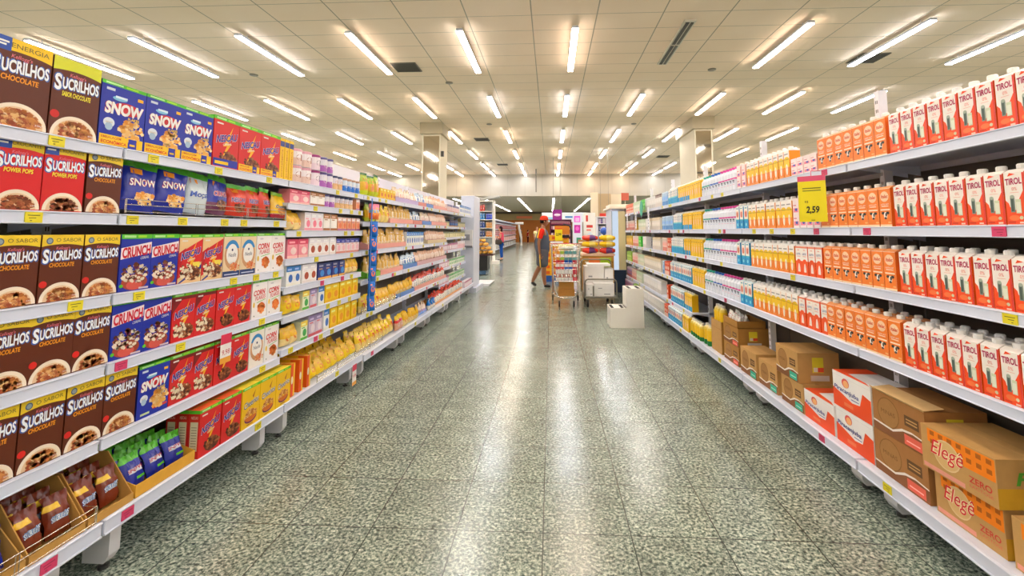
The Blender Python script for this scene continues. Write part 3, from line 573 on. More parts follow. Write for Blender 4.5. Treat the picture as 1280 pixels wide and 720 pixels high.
carton('pks', 'low white and pink carton with blue emblem', 'low pink cartons', p_pk, H('f6dcdc'), H('f0c8c4'), h=.115, cap=False)
def p_bw(g, C, w, h, d):
    F = C['F']; g.rect(F, -w/2, w/2, 0, h*.34, H('1c9cd8'), 1); g.rect(F, -w/2, w/2, h*.34, h*.40, H('20b0d0'), 1); g.ell(F, 0, h*.62, w*.40, h*.16, H('f4c8b0'), 1.4); g.rect(F, -w*.2, w*.2, h*.5, h*.72, H('d86c5c'), 1.8); g.ell(F, 0, h*.17, w*.2, h*.07, H('8cdcec'), 1.6); g.rect(F, -w*.3, w*.3, h*.85, h*.9, H('5cb4c4'), 1.4)
carton('bw', 'white and bright blue carton', 'white and blue cartons', p_bw, H('d8ecf0'), H('2094d0'))
def p_bw2(g, C, w, h, d):
    F = C['F']; g.rect(F, -w/2, w/2, 0, h*.38, H('14a0d4'), 1); g.rect(F, -w/2, w/2, h*.38, h*.46, H('6cd0dc'), 1); g.text(F, 'LEITE', -w*.3, w*.3, h*.62, h*.70, H('8c94a8'), 2, .01); g.rect(F, -w*.3, w*.1, h*.78, h*.84, H('60707c'), 1.5); g.rect(F, -w*.05, w*.05, h*.46, h*.6, H('d8a090'), 1.5)
carton('bw2', 'slim white carton with blue lower half', 'white and blue cartons', p_bw2, H('e4f0f2'), H('30a4d8'))
def p_yl(g, C, w, h, d):
    F = C['F']; g.rect(F, -w/2, w/2, h*.30, h*.97, H('fbc814'), 1); g.rect(F, -w/2, w/2, 0, h*.30, H('f8d020'), 1); g.rect(F, -w*.36, w*.36, h*.80, h*.83, H('9c7c28'), 1.6); g.ell(F, 0, h*.40, w*.2, h*.20, H('f8b89c'), 1.6); g.rect(F, -w*.05, w*.05, h*.28, h*.56, H('fff0d8'), 2); g.rect(F, -w*.3, w*.3, h*.64, h*.67, H('f4e488'), 1.6)
carton('yl', 'plain yellow milk carton', 'yellow cartons', p_yl, H('f8e070'), H('f0bc10'))
def p_yb(g, C, w, h, d): p_yl(g, C, w, h, d); g.rect(C['F'], -w/2, w/2, 0, h*.28, H('18a0d8'), 1.8)
carton('yb', 'yellow milk carton with blue foot', 'yellow and blue cartons', p_yb, H('f8e070'), H('f0bc10'))
def gen(key, desc, plural, c1, c2, c3, top, w=.08, h=.19, d=.09, name='food_carton', cat='carton'):
    def pf(g, C, w, h, d):
        F = C['F']; g.rect(F, -w/2, w/2, 0, h*.3, c3, 1); g.rect(F, -w/2, w/2, h*.3, h*.75, c1, 1); g.rect(F, -w/2, w/2, h*.75, h*.99, c2, 1); g.ell(F, 0, h*.52, w*.3, h*.13, tuple(min(1, c*1.3+.1) for c in c3), 1.6); g.rect(F, -w*.3, w*.3, h*.80, h*.85, c3, 1.6)
    carton(key, desc, plural, pf, top, c1, w, h, d, False, name, cat)
gen('lbl', 'pale blue carton', 'pale blue cartons', H('a8ccec'), H('cfe4f6'), H('4c90d4'), H('d4e6f4'))
gen('crm', 'cream carton with tan top', 'cream cartons', H('ece6d8'), H('e4d4ac'), H('d8cfc4'), H('c8a878'))
gen('wht', 'tall white carton with grey lettering', 'white cartons', H('f0efe9'), H('f2f2f2'), H('d4d0cc'), H('e4e0d4'))
gen('brt', 'white carton with dark brown stripe', 'striped cartons', H('f0ebe4'), H('5c3028'), H('e4dcd4'), H('4c2c24'))
gen('grn', 'bright green carton', 'green cartons', H('3cc83c'), H('4cdc3c'), H('8cd464'), H('38b838'))
gen('pgr', 'pale green carton', 'pale green cartons', H('d8e4c8'), H('b8d8ac'), H('e8e4cc'), H('c4c8a4'))
gen('pnk', 'pale pink carton', 'pale pink cartons', H('f0c8bc'), H('e8e0d0'), H('d87c6c'), H('e4bca8'))
gen('lim', 'lime green carton', 'lime cartons', H('a4d420'), H('8cc820'), H('c4e44c'), H('94c030'))
gen('ylw', 'golden yellow carton', 'yellow cartons', H('f0c41c'), H('c8b428'), H('e8a81c'), H('d8b830'))
gen('oru', 'orange red carton', 'orange cartons', H('e8501c'), H('f0683c'), H('f4c8b4'), H('e84c24'))
gen('pur', 'violet and pink carton', 'violet cartons', H('8c7cb8'), H('d8c4dc'), H('c04c58'), H('d8ccd8'))
# white jugs -----------------------------------------------------------------
for key, cc, nm in (('jugG', H('2cb098'), 'green'), ('jugB', H('1c68c8'), 'blue'), ('jugP', H('e0409c'), 'pink')):
    g = G(); hh = .205; a = .036; W2 = H('e6ecf6')
    for z0, z1, r0, r1, c in ((0, .01, .034, a, W2), (.01, .075, a, a, W2), (.075, .095, a, a, H('e4ecf4')), (.095, .108, a, a, cc), (.108, .15, a, a, W2), (.15, .178, a, .018, W2), (.178, .186, .016, .016, W2)):
        n = 20; k = len(g.v)
        def ring(r, z):
            out = []
            for j in range(n):
                t = 2*pi*j/n; ex = .62; x = math.copysign(abs(cos(t))**ex, cos(t))*r; y = math.copysign(abs(sin(t))**ex, sin(t))*r; out.append((x, y+a, z))
            return out
        g.v += ring(r0, z0) + ring(r1, z1)
        for j in range(n): j2 = (j+1) % n; g.f.append((k+j, k+j2, k+n+j2, k+n+j)); g.c.append(c); g.m.append(0)
    g.face([(.034*cos(2*pi*j/12), a+.034*sin(2*pi*j/12), 0) for j in range(12)], W2)
    F = lambda u, v, l=1: (u, -.0004*l, v)
    g.rect(F, -.022, .022, .076, .088, H('3c4464'), 1); g.ell(F, .006, .068, .014, .006, H('505c80'), 2); g.rect(F, -.02, .02, .045, .05, tuple(c*.5+.45 for c in cc), 1)
    gc = G(); gc.lathe([(.018, 0), (.019, .012), (.017, .019)], n=14, col=cc)
    proto(key, 'milk_bottle', 'milk bottle', 'white plastic milk bottle with %s cap' % nm, 'white milk bottles', .072, .2, .072, g, M['plastic'], [('cap', gc.mesh('cap', M['plastic']), (0, a, .1865))], smooth=False)
# yellow bottle with green foot
g = G(); g.lathe([(.034, 0, H('1c7c38')), (.036, .01, H('1c7c38')), (.036, .05, H('1c7c38')), (.036, .052, H('f0c41c')), (.036, .15, H('f0c41c')), (.03, .175, H('e8cc50')), (.017, .19, H('f0e0a0'))], 0, .036, 16, H('f0c41c'))
gc = G(); gc.lathe([(.018, 0), (.018, .02)], n=12, col=H('f4f0e0'))
proto('ybot', 'drink_bottle', 'bottle', 'yellow bottle with dark green foot', 'yellow bottles', .074, .21, .074, g, M['plastic'], [('cap', gc.mesh('cap', M['plastic']), (0, .036, .1905))], True)

# ------------------------------------------------------------------ bags, cans, small packs
def bag(key, desc, plural, w, h, d, colfn, art=None, seed=0, name='food_bag', cat='bag', nu=12, nv=14, crumple=.004, mats=None, lean=0.0):
    rd = random.Random(seed); g = G()
    ph = [rd.uniform(0, 6) for _ in range(6)]
    def th(u, v):
        pr = min(1, (.35+v*4.3)) * (1 if v < .45 else max(0, 1-((v-.45)/.45)**1.6)); return d/2*max(0, 1-abs(u)**3)**.5*pr + .0012
    def wob(u, v): return crumple*(sin(9*u+ph[0]+4*v)*sin(11*v+ph[1])+.6*sin(17*u*v+ph[2])*sin(5*v+ph[4]))*(.3+v)
    def X(u, v): return u*w/2*(1-.05*sin(pi*v) + .012*sin(14*v+ph[3]))
    def P(u, v, s, l=0): t = th(u, v); return (X(u, v), d/2+s*(t+l*.0005)+wob(u, v)+lean*v, v*h)
    for s in (-1, 1):
        k = len(g.v)
        for j in range(nv+1):
            for i in range(nu+1): g.v.append(P(-1+2*i/nu, j/nv, s))
        for j in range(nv):
            for i in range(nu):
                a = k+j*(nu+1)+i; g.f.append((a, a+1, a+nu+2, a+nu+1) if s < 0 else (a, a+nu+1, a+nu+2, a+1)); g.c.append(colfn(-1+(2*i+1)/nu, (j+.5)/nv)); g.m.append(0)
    for i in range(nu): # bottom
        u0, u1 = -1+2*i/nu, -1+2*(i+1)/nu; g.face([P(u0, 0, -1), P(u0, 0, 1), P(u1, 0, 1), P(u1, 0, -1)], colfn(u0, 0))
    if art:
        F = lambda x, z, l=1: P(max(-1, min(1, 2*x/w)), z/h, -1, l+1.5)
        art(g, F, w, h)
    proto(key, name, cat, desc, plural, w, h, d, g, mats or M['film'], smooth=True)
def cf(*bands):
    def f(u, v):
        for z, c in bands:
            if v < z: return c
        return bands[-1][1]
    return f
def art_word(word, c, z0, z1, oc=None, blob=None, tag=None):
    def a(g, F, w, h):
        if oc: g.text(F, word, -w*.38, w*.38, h*z0, h*z1, oc, 1.2, .06, .1, h*.04)
        g.text(F, word, -w*.37, w*.37, h*(z0+.005), h*(z1-.005), c, 2.2, .02, .1, h*.04)
        if blob: g.chips(F, w*.1, h*.25, w*.28, h*.12, blob, 34, 1.5, .010, 3)
        if tag: g.rect(F, -w*.34, -w*.02, h*.72, h*.83, tag, 2)
    return a
bag('bgSnow', 'blue cereal bag lettered SNOW', 'blue cereal bags', .162, .222, .06, cf((.86, BLU), (1, GRN)), art_word('SNOW', WHITE, .48, .64, H('b01c34'), FLAKE, H('f4941c')), 1, 'cereal_bag')
bag('bgMoca', 'pale grey cereal bag with blue lettering', 'pale bags', .15, .20, .06, cf((.86, H('ccd8dc')), (1, GRN)), art_word('Moça', H('2c50a8'), .36, .54, None, None, H('f4941c')), 2, 'cereal_bag')
bag('bgCr', 'dark blue cereal bag lettered CRUNCH', 'blue cereal bags', .155, .215, .06, cf((.28, H('6a2c50')), (.86, BLU), (1, GRN)), art_word('CRUNCH', H('c82848'), .46, .60, WHITE, CHOC, H('f4941c')), 3, 'cereal_bag')
bag('bgNes', 'red cereal bag lettered NESCAU', 'red cereal bags', .135, .195, .06, cf((.86, H('e03a20')), (1, GRN)), art_word('NESCAU', H('24308c'), .42, .58, H('f0e4f0'), CHOC, H('f4941c')), 4, 'cereal_bag')
bag('bgChe', 'yellow cereal bag lettered Cheerios', 'yellow cereal bags', .145, .185, .06, cf((.14, H('c02c3c')), (.86, YEL), (1, H('8ccc2c'))), art_word('Cheerios', H('30386c'), .36, .50, WHITE, [H('e8a040'), H('c87828')]), 5, 'cereal_bag')
bag('bBrown', 'brown chocolate cereal pouch with yellow corner', 'brown pouches', .084, .14, .042, lambda u, v: H('f2c428') if (v > .62 and v < .8 and u < .2) else (H('8fb4dc') if .38 < v < .5 and abs(u) < .7 else H('7c3018')), art_word('SUCRILHOS', H('e8f4fc'), .36, .5, H('34549c')), 6, 'cereal_pouch', crumple=.006)
bag('bBlue', 'blue cereal pouch with yellow corner', 'blue pouches', .105, .15, .045, lambda u, v: H('f0b43c') if (v > .62 and v < .76 and u < .1) else (H('3c9cdc') if .25 < v < .5 and abs(u) < .7 else H('1a30a8')), art_word('SUCRILHOS', H('c8ecf8'), .38, .5), 7, 'cereal_pouch', crumple=.006)
bag('bSnow', 'small blue and green cereal pouch', 'small pouches', .098, .14, .04, lambda u, v: GRN if v > .82 or (.2 < v < .28 and u > 0) else (H('dfe8f4') if .45 < v < .6 and abs(u) < .6 else H('1a2c9c')), art_word('SNOW', H('c02c50'), .47, .58), 8, 'cereal_pouch', crumple=.006)
def art_face(c, r=.26): 
    def a(g, F, w, h): g.ell(F, 0, h*.42, w*r, h*.17, c, 1.2, n=14); g.rect(F, -w*.3, w*.3, h*.66, h*.74, c, 1)
    return a
PB = [('bgy', 'tall green and yellow snack bag', 'green and yellow bags', .11, .225, (.25, H('c8d420')), (.6, H('e0b420')), (.86, H('a8c024')), (1, H('286c28')), H('e87c28')),
      ('bye', 'golden flour bag', 'golden bags', .095, .17, (.4, H('f8dc90')), (1, H('f0bc24')), H('e8873c')),
      ('btan', 'tan and gold pasta bag', 'tan bags', .095, .20, (.3, H('f4dcb0')), (.6, H('ecc060')), (1, H('dca838')), H('fcf0dc')),
      ('bpas', 'pale cream packet with pastel base', 'cream packets', .095, .16, (.3, H('d4a8c0')), (.7, H('f8e8d8')), (1, H('f0d8b8')), H('e0988c')),
      ('bwb', 'white and light blue packet', 'white and blue packets', .09, .16, (.3, H('88bce0')), (.7, H('f2f6f8')), (1, H('c8dcec')), H('4c7cc0')),
      ('brw', 'white packet with red top', 'white and red packets', .09, .165, (.25, H('f0c8a4')), (.66, H('f8f2e8')), (1, H('e0452c')), H('6890a8')),
      ('bpk', 'pinkish beige packet', 'beige packets', .095, .17, (.3, H('dcb0a8')), (.75, H('f0d4c0')), (1, H('e4b090')), H('f8ece0')),
      ('bylr', 'yellow pack with red lettering', 'yellow packs', .10, .175, (.45, H('f4d87c')), (1, H('f8d020')), H('e0402c')),
      ('byy', 'bright yellow cookie packet', 'yellow packets', .10, .12, (.5, H('f8d418')), (1, H('f4c410')), H('f09428')),
      ('bred', 'red and yellow biscuit packet', 'red and yellow packets', .09, .16, (.55, H('e8b090')), (.75, H('d8302c')), (1, H('f8d030')), H('f4e4dc')),
      ('bor', 'pink and orange drink pouch', 'pouches', .10, .16, (.4, H('f07830')), (.6, H('8cb4d4')), (1, H('f08098')), H('f0c040')),
      ('bblue', 'blue snack bag with orange print', 'blue snack bags', .075, .15, (.15, H('1878c8')), (.85, H('1e6cd0')), (1, H('1478d8')), H('f08848')),
      ('broy', 'blue round lidded tub of snacks', 'blue tubs', .1, .15, (.4, H('f4f0e4')), (.9, H('1878d0')), (1, H('1468b8')), H('e8b040')),
      ('bgreen', 'green herb packet', 'green packets', .09, .15, (.4, H('7ccc3c')), (.8, H('e8f0c8')), (1, H('34b43c')), H('f0e890'))]
for i, p in enumerate(PB):
    key, desc, plural, w, h = p[:5]; bands = p[5:-1]
    bag(key, desc, plural, w, h, .06 if w < .12 else .07, cf(*bands), art_face(p[-1]), 20+i, 'bread_bag' if key == 'xx' else 'food_packet', 'packet', 8, 10, .004)
def can(key, desc, plural, r, h, body, lid, band, lab=None):
    g = G(); g.lathe([(r*.97, 0, H('c8c8cc')), (r, .004, H('c8c8cc')), (r, h*.1, band), (r, h*.45, band), (r, h*.46, body), (r, h*.84, body), (r*1.02, h*.85, lid), (r*1.02, h*.98, lid), (r*.95, h, lid)], 0, r, 18, body)
    F = lambda x, z, l=1: (sin(x/r)*(r+l*.0005), r-cos(x/r)*(r+l*.0005), z)
    g.ell(F, 0, h*.48, r*.6, h*.2, lab or H('f6efe4'), 1, n=14); g.rect(F, -r*.6, r*.6, h*.70, h*.76, H('4c5084'), 1)
    proto(key, 'food_tin', 'tin', desc, plural, 2*r*1.03, h, 2*r, g, M['plastic'])
can('canW', 'wide white and brown tin, pink lid', 'white tins', .062, .118, H('f4eef0'), H('e0a8b8'), H('e4c8bc'), H('9c4c28'))
can('canP', 'white and purple formula tin', 'purple tins', .045, .118, H('eceaf4'), H('5c5490'), H('b468c0'))
can('canM', 'white tin with magenta edge', 'white tins', .05, .118, H('f6eef4'), H('9c3078'), H('f0dce8'), H('584058'))
can('canB', 'white and blue formula tin with brown lid', 'blue tins', .04, .115, H('dce8f8'), H('b89078'), H('2c7cdc'))
can('canT', 'white and tan formula tin', 'tan tins', .04, .115, H('e8e4ee'), H('34406c'), H('ecc48c'), H('c8845c'))
def sbox(key, desc, plural, w, h, d, c1, c2, c3, lab, nm='small_box'):
    g = G(); C = canv(w, h, d); F = C['F']; g.box(-w/2, w/2, 0, d, 0, h, c1); g.rect(F, -w/2, w/2, h*.72, h, c2, 1); g.rect(F, -w/2, w/2, 0, h*.14, c3, 1); g.ell(F, w*.08, h*.38, w*.28, h*.2, lab, 1.6, n=14); g.rect(F, -w*.36, w*.2, h*.78, h*.88, tuple(min(1, c+.35) for c in c2), 1.6); g.rect(F, -w*.36, w*.1, h*.62, h*.67, c3, 1.6)
    proto(key, nm, 'box', desc, plural, w, h, d, g, M['card'])
sbox('xPink', 'rose pink baby food box', 'pink boxes', .13, .13, .08, H('f090a0'), H('d83c60'), H('f4c0b8'), H('f8dcd8'))
sbox('xPnk2', 'white box with pink roses print', 'white and pink boxes', .09, .14, .07, H('f4e8ec'), H('f0eef4'), H('f4a4b4'), H('ee7c94'))
sbox('xBrn', 'white box with brown border', 'brown and white boxes', .11, .13, .08, H('f8f4ee'), H('b4743c'), H('a8642c'), H('fdfaf4'))
sbox('xOrg', 'small orange and violet box', 'orange boxes', .08, .11, .07, H('f0a478'), H('f4d8d4'), H('b070a8'), H('ea7c50'))
sbox('xWht', 'white box with round brown biscuit print', 'white boxes', .105, .15, .08, H('f6f4f2'), H('eceaf0'), H('e8e0dc'), H('b04c30'))
sbox('xBlu', 'white box with royal blue top', 'blue topped boxes', .09, .12, .07, H('eedcdc'), H('1c2f98'), H('d88878'), H('f0b8c4'))
sbox('xYel', 'yellow maize starch box', 'yellow boxes', .115, .155, .07, H('f8cc14'), H('fad42c'), H('f0b814'), H('f09c1c'))
sbox('xYeS', 'small yellow starch box', 'yellow boxes', .09, .11, .06, H('f8ca18'), H('f6d23a'), H('ecb41c'), H('d86c2c'))
sbox('xMlt', 'pale violet and red chocolate drink box', 'violet boxes', .10, .15, .07, H('d0c0d4'), H('8c7cb0'), H('d85c64'), H('e8dce4'))
sbox('xMil', 'white and blue powdered milk box', 'white and blue boxes', .09, .17, .07, H('f2f4f4'), H('2c7cc8'), H('f0f0e0'), H('3c70c0'))
sbox('xGrn', 'green and white soup box', 'green boxes', .09, .13, .07, H('e8f0d0'), H('f4d84c'), H('5cb83c'), H('3ca448'))
sbox('xTub', 'navy blue oats tub with yellow band', 'navy tubs', .11, .125, .09, H('2c3c8c'), H('20306c'), H('e8b04c'), H('3c90e0'))
sbox('xOlv', 'small olive and cream box', 'olive boxes', .10, .10, .08, H('d4cc94'), H('5c6c50'), H('e8dca0'), H('f0ecc8'))
sbox('xPrp', 'small violet and white box', 'violet boxes', .10, .12, .08, H('f0e4ec'), H('a84884'), H('d8a8b8'), H('e8d8e4'))
sbox('xGW', 'green and white box', 'green boxes', .10, .12, .08, H('eef4e4'), H('2ca848'), H('e8ece0'), H('48b860'))

# ------------------------------------------------------------------ placing rows of goods
CNT = {}
SH = {-1: 'left', 1: 'right'}
def put(key, side, X, Y, Z, label, group=None, drz=0.0, rng=None):
    p = PR[key]; rz = (pi/2 if side < 0 else -pi/2) + drz
    o = link(p['name'], p['me'], loc=(X, Y, Z), rz=rz, label=label, cat=p['cat'], group=group)
    for (n, me, l) in p['kids']: link(n, me, o, loc=l)
    if p['name'] in ('food_packet', 'cereal_bag'):
        q = random.Random(int(Y*7919+Z*131)); o.scale = (1, 1, q.uniform(.88, 1.06)); o.rotation_euler = (q.uniform(-.10, .03), q.uniform(-.05, .05)+(.09 if p['name'] == 'cereal_bag' else 0), rz+q.uniform(-.22, .22)); o.location.z += .018 if p['name'] == 'cereal_bag' else .007
    return o
def row(key, side, y0, y1, Z, shelf, dX=0.014, X=None, n=None, back=0, jit=.004, gap=.003, drz=.02, stack=1, dy=0.0, descx=None, backskip=(), sc=1.0):
    """front row of product key from y0 to y1 on a shelf, counted from the camera"""
    p = PR[key]; X0 = (LX if side < 0 else RX) if X is None else X
    L = y1-y0; n = n or max(1, int((L+gap)/(p['w']+gap))); pitch = L/n; rd = random.Random(hash((key, round(y0, 2), round(Z, 2))) % 9999 if False else int(y0*1000+Z*777))
    desc = descx or p['desc']
    for i in range(n):
        y = y0+pitch*(i+.5)+rd.uniform(-1, 1)*min(jit, max(0, (pitch-p['w'])/2-.001))
        x = X0+side*(dX+rd.uniform(0, 1)*jit)
        for st in range(stack):
            kk = (desc, side, shelf, st); CNT[kk] = CNT.get(kk, 0)+1; k = CNT[kk]
            t = '%s, %s from camera%s, %s' % (desc, ORD[min(k-1, len(ORD)-1)], ', upper' if st else '', shelf)
            o_ = put(key, side, x, y, Z+.001+st*(p['h']+.017 if p['kids'] else p['h']+.0015), t, '%s on the %s' % (p['plural'], shelf), rd.uniform(-1, 1)*drz*(1 if pitch-p['w'] > .006 else .2)); o_.scale.z *= sc
        for b in range(1, back+1):
            xb = x+side*b*(p['d']+.006)
            if any(abs(y-q) < p['w']/2+.025 for q in backskip) : continue
            put(key, side, xb, y, Z+.001, '%s, back row, %s' % (desc, shelf), '%s behind the front row on the %s' % (p['plural'], shelf), rd.uniform(-1, 1)*.01)

# left, nearest two bays
s = ['left top shelf', 'left second shelf', 'left third shelf', 'left fourth shelf', 'left fifth shelf']
z = ZL
row('sucA', -1, 1.155, 1.537, z[0], s[0]); row('sucB', -1, 1.54, 1.722, z[0], s[0], n=1); row('snowA', -1, 1.726, 2.345, z[0], s[0], n=3); row('nesA', -1, 2.347, 2.55, z[0], s[0], n=1, jit=0)
row('nesB', -1, 2.551, 2.957, z[0], s[0], n=2, jit=0); row('spine', -1, 2.962, 3.12, z[0], s[0], n=3)
row('sucR', -1, 1.39, 1.69, z[1], s[1], n=2); row('suc', -1, 1.695, 1.843, z[1], s[1], n=1)
row('bgSnow', -1, 1.875, 2.21, z[1], s[1], n=2, drz=.1, dX=.03); row('bgMoca', -1, 2.215, 2.37, z[1], s[1], n=1, dX=.03); row('bgCr', -1, 2.375, 2.535, z[1], s[1], n=1, dX=.03); row('bgNes', -1, 2.54, 2.95, z[1], s[1], n=3, drz=.1, dX=.03); row('bgChe', -1, 2.96, 3.11, z[1], s[1], n=1, dX=.03)
row('suc', -1, 1.255, 1.862, z[2], s[2], n=4); row('crunch', -1, 1.864, 2.168, z[2], s[2], n=2); row('nesC', -1, 2.17, 2.476, z[2], s[2], n=2); row('fit', -1, 2.48, 2.764, z[2], s[2], n=2); row('corn', -1, 2.766, 3.075, z[2], s[2], n=2)
row('suc', -1, 1.26, 1.845, z[3], s[3], n=4, jit=.001); row('crunch', -1, 1.848, 2.152, z[3], s[3], n=2); row('nes', -1, 2.154, 2.446, z[3], s[3], n=2); row('nesD', -1, 2.448, 2.740, z[3], s[3], n=2); row('cornB', -1, 2.745, 3.06, z[3], s[3], n=2)
row('suc', -1, 1.24, 1.995, z[4], s[4], n=5); row('snowB', -1, 1.998, 2.166, z[4], s[4], n=1); row('nes', -1, 2.168, 2.456, z[4], s[4], n=2); row('nesD', -1, 2.458, 2.746, z[4], s[4], n=2); row('fitB', -1, 2.748, 2.895, z[4], s[4], n=1); row('cornB', -1, 2.90, 3.048, z[4], s[4], n=1)
# floor level shelf
bs = 'left floor shelf'
for q in range(5):
    dd = PR['nesL']['d']; X = LX+.035-q*(dd+.003)
    row('nesL', -1, 2.31, 2.628, .25, bs if q == 0 else bs + ', %s layer' % ORD[q], X=X, dX=0, n=2, jit=0, drz=0) if q < 3 else None
    dd = PR['cheer']['d']
    if q < 4: row('cheer', -1, 2.632, 3.125, .25, bs if q == 0 else bs + ', %s layer' % ORD[q], X=LX+.035-q*(dd+.003), dX=0, n=3, jit=0, drz=0)
row('ybox', -1, 3.135, 3.45, .25, bs, X=LX+.03, n=3, jit=.001, drz=0)
def tray(name, y0, y1, x0, x1, Z, hf, hb, col, label, group=None, m='kraft'):
    """open display tray: front lip hf, back hb, sloping sides"""
    g = G(); t = .004; W = x0-x1
    g.box(-W, 0, 0, y1-y0, 0, t, col); g.box(-t, 0, 0, y1-y0, t, hf, col); g.box(-W, -W+t, 0, y1-y0, t, hb, col)
    for yy in (0, y1-y0-t): g.prism([(-t, t), (-t, hf), (-W*.35, hb), (-W+t, hb), (-W+t, t)], 'y', yy, yy+t, col)
    return g.obj(name, M[m], loc=(x0, y0, Z), label=label, cat='tray', group=group)
KR = H('c99a50')
def fill(key, y0, y1, x0, x1, Z, ny, nx, lab, grp, tilt=.25, dz=0.0, side=-1, jx=.006):
    p = PR[key]; rd = random.Random(int(y0*100))
    for i in range(nx):
        for j in range(ny):
            y = y0+(y1-y0)*(j+.5)/ny; x = x0+side*((abs(x1-x0))*(i+.35)/nx)
            o = put(key, side, x, y, Z+dz*i+.02, '%s, %s across, %s back, %s' % (p['desc'], ORD[j], ORD[i], lab), grp, rd.uniform(-.12, .12)); o.rotation_euler[0] = 0
            o.rotation_euler = (Matrix.Rotation((pi/2 if side < 0 else -pi/2)+rd.uniform(-.1, .1), 3, 'Z') @ Matrix.Rotation(-tilt, 3, 'X')).to_euler()
tray('display_tray', 1.16, 1.565, LX+.03, LX-.32, .252, .03, .15, KR, 'open cardboard tray of blue pouches at the lower left corner')
fill('bBlue', 1.17, 1.56, LX+.015, LX-.28, .252, 3, 4, 'in corner tray', 'blue pouches in the corner tray', .25, .006)
tray('display_tray', 1.575, 1.765, LX+.03, LX-.32, .252, .03, .19, KR, 'open cardboard tray of brown pouches, nearer of two')
fill('bBrown', 1.58, 1.76, LX+.015, LX-.28, .252, 2, 5, 'in nearer brown tray', 'brown pouches in the nearer tray', .25, .008)
tray('display_tray', 1.775, 1.965, LX+.03, LX-.32, .252, .03, .19, KR, 'open cardboard tray of brown pouches, farther of two')
fill('bBrown', 1.78, 1.96, LX+.015, LX-.28, .252, 2, 5, 'in farther brown tray', 'brown pouches in the farther tray', .25, .008)
tray('display_tray', 1.975, 2.30, LX+.03, LX-.32, .252, .05, .09, H('e0aa40'), 'yellow tray of small blue and green pouches beside red boxes')
fill('bSnow', 1.98, 2.295, LX+.015, LX-.28, .252, 3, 5, 'in yellow tray', 'small pouches in the yellow tray', .3)
def wire_guard(y0, y1, X, Z, h, label):
    g = G(); L = y1-y0
    for zz in (h, h*.62, .008): g.tube([(0, 0, zz+.002), (0, L, zz+.002)], .0016, (.85, .85, .85), 5)
    n = max(2, int(L/.4)+1)
    for i in range(n+1):
        yy = L*i/n
        for o in (-.006, .006): g.tube([(0, min(L, max(0, yy+o)), .003), (0, min(L, max(0, yy+o)), h)], .0016, (.85, .85, .85), 5)
    for yy in (0, L): g.tube([(0, yy, h), (-.14, yy, h), (-.14, yy, .003)], .0016, (.85, .85, .85), 5)
    g.obj('wire_guard', M['chrome'], loc=(X, y0, Z), label=label, cat='wire guard')
wire_guard(1.86, 3.05, LX-.008, ZL[1]+.002, .06, 'chrome wire guard holding cereal bags on the left second shelf')
wire_guard(1.0, 1.80, LX+.036, .252, .065, 'chrome wire guard before the pouch trays at lower left')
wire_guard(4.36, 5.5, LX-.006, ZL4[4]+.002, .05, 'chrome wire guard before yellow bags, far left fifth shelf')
wire_guard(3.46, 4.8, LX+.046, .252, .05, 'chrome wire guard before the yellow packets near the floor')
# third bay, seven shelves
t3 = ['third left bay, shelf %s' % x for x in ('one', 'two', 'three', 'four', 'five', 'six', 'seven', 'eight')]
z = ZL3
row('canW', -1, 3.14, 3.42, z[0], t3[0], n=2, stack=2, jit=0); row('canM', -1, 3.43, 3.54, z[0], t3[0], n=1, stack=2, jit=0); row('canP', -1, 3.55, 3.75, z[0], t3[0], n=2, stack=2, jit=0); row('canT', -1, 3.76, 3.93, z[0], t3[0], n=2); row('canB', -1, 3.94, 4.29, z[0], t3[0], n=4)
row('xPink', -1, 3.10, 3.37, z[1], t3[1], n=2, sc=0.75); row('xBrn', -1, 3.37, 3.60, z[1], t3[1], n=2, sc=0.77); row('canP', -1, 3.61, 3.80, z[1], t3[1], n=2, sc=0.84); row('canT', -1, 3.81, 4.15, z[1], t3[1], n=4, sc=0.86); row('xOrg', -1, 4.16, 4.29, z[1], t3[1], n=1, sc=0.9)
row('bye', -1, 3.10, 3.30, z[2], t3[2], n=2, sc=.74); row('xPnk2', -1, 3.31, 3.58, z[2], t3[2], n=3, sc=0.94); row('xBrn', -1, 3.59, 3.82, z[2], t3[2], n=2); row('xOrg', -1, 3.83, 4.29, z[2], t3[2], n=5)
row('xPink', -1, 3.10, 3.37, z[3], t3[3], n=2); row('xWht', -1, 3.38, 3.81, z[3], t3[3], n=4, sc=0.9); row('xBlu', -1, 3.82, 4.29, z[3], t3[3], n=5)
row('xMil', -1, 3.10, 3.29, z[4], t3[4], n=2, sc=0.78); row('xWht', -1, 3.30, 3.52, z[4], t3[4], n=2, sc=0.88); row('xTub', -1, 3.53, 4.0, z[4], t3[4], n=4); row('bye', -1, 4.01, 4.3, z[4], t3[4], n=3, sc=.74)
row('byy', -1, 3.10, 3.31, z[5], t3[5], n=2); row('xGrn', -1, 3.32, 3.42, z[5], t3[5], n=1); row('xMlt', -1, 3.43, 3.54, z[5], t3[5], n=1, sc=0.9); row('xMil', -1, 3.55, 3.65, z[5], t3[5], n=1, sc=0.8); row('xYel', -1, 3.66, 4.29, z[5], t3[5], n=5, sc=0.88)
row('bye', -1, 3.10, 3.31, z[6], t3[6], n=2, sc=.74); row('xGrn', -1, 3.32, 3.42, z[6], t3[6], n=1); row('xMlt', -1, 3.43, 3.64, z[6], t3[6], n=2); row('xMil', -1, 3.65, 3.75, z[6], t3[6], n=1, sc=0.93); row('xYel', -1, 3.76, 4.29, z[6], t3[6], n=4, sc=0.98)
fill('byy', 3.48, 4.3, LX+.03, LX-.34, .25, 7, 4, 'on the left floor shelf', 'yellow packets near the floor', .35, .018)
fill('bylr', 4.33, 5.3, LX+.035, LX-.16, .23, 9, 2, 'farther along the floor shelf', 'yellow packs near the floor', .2)
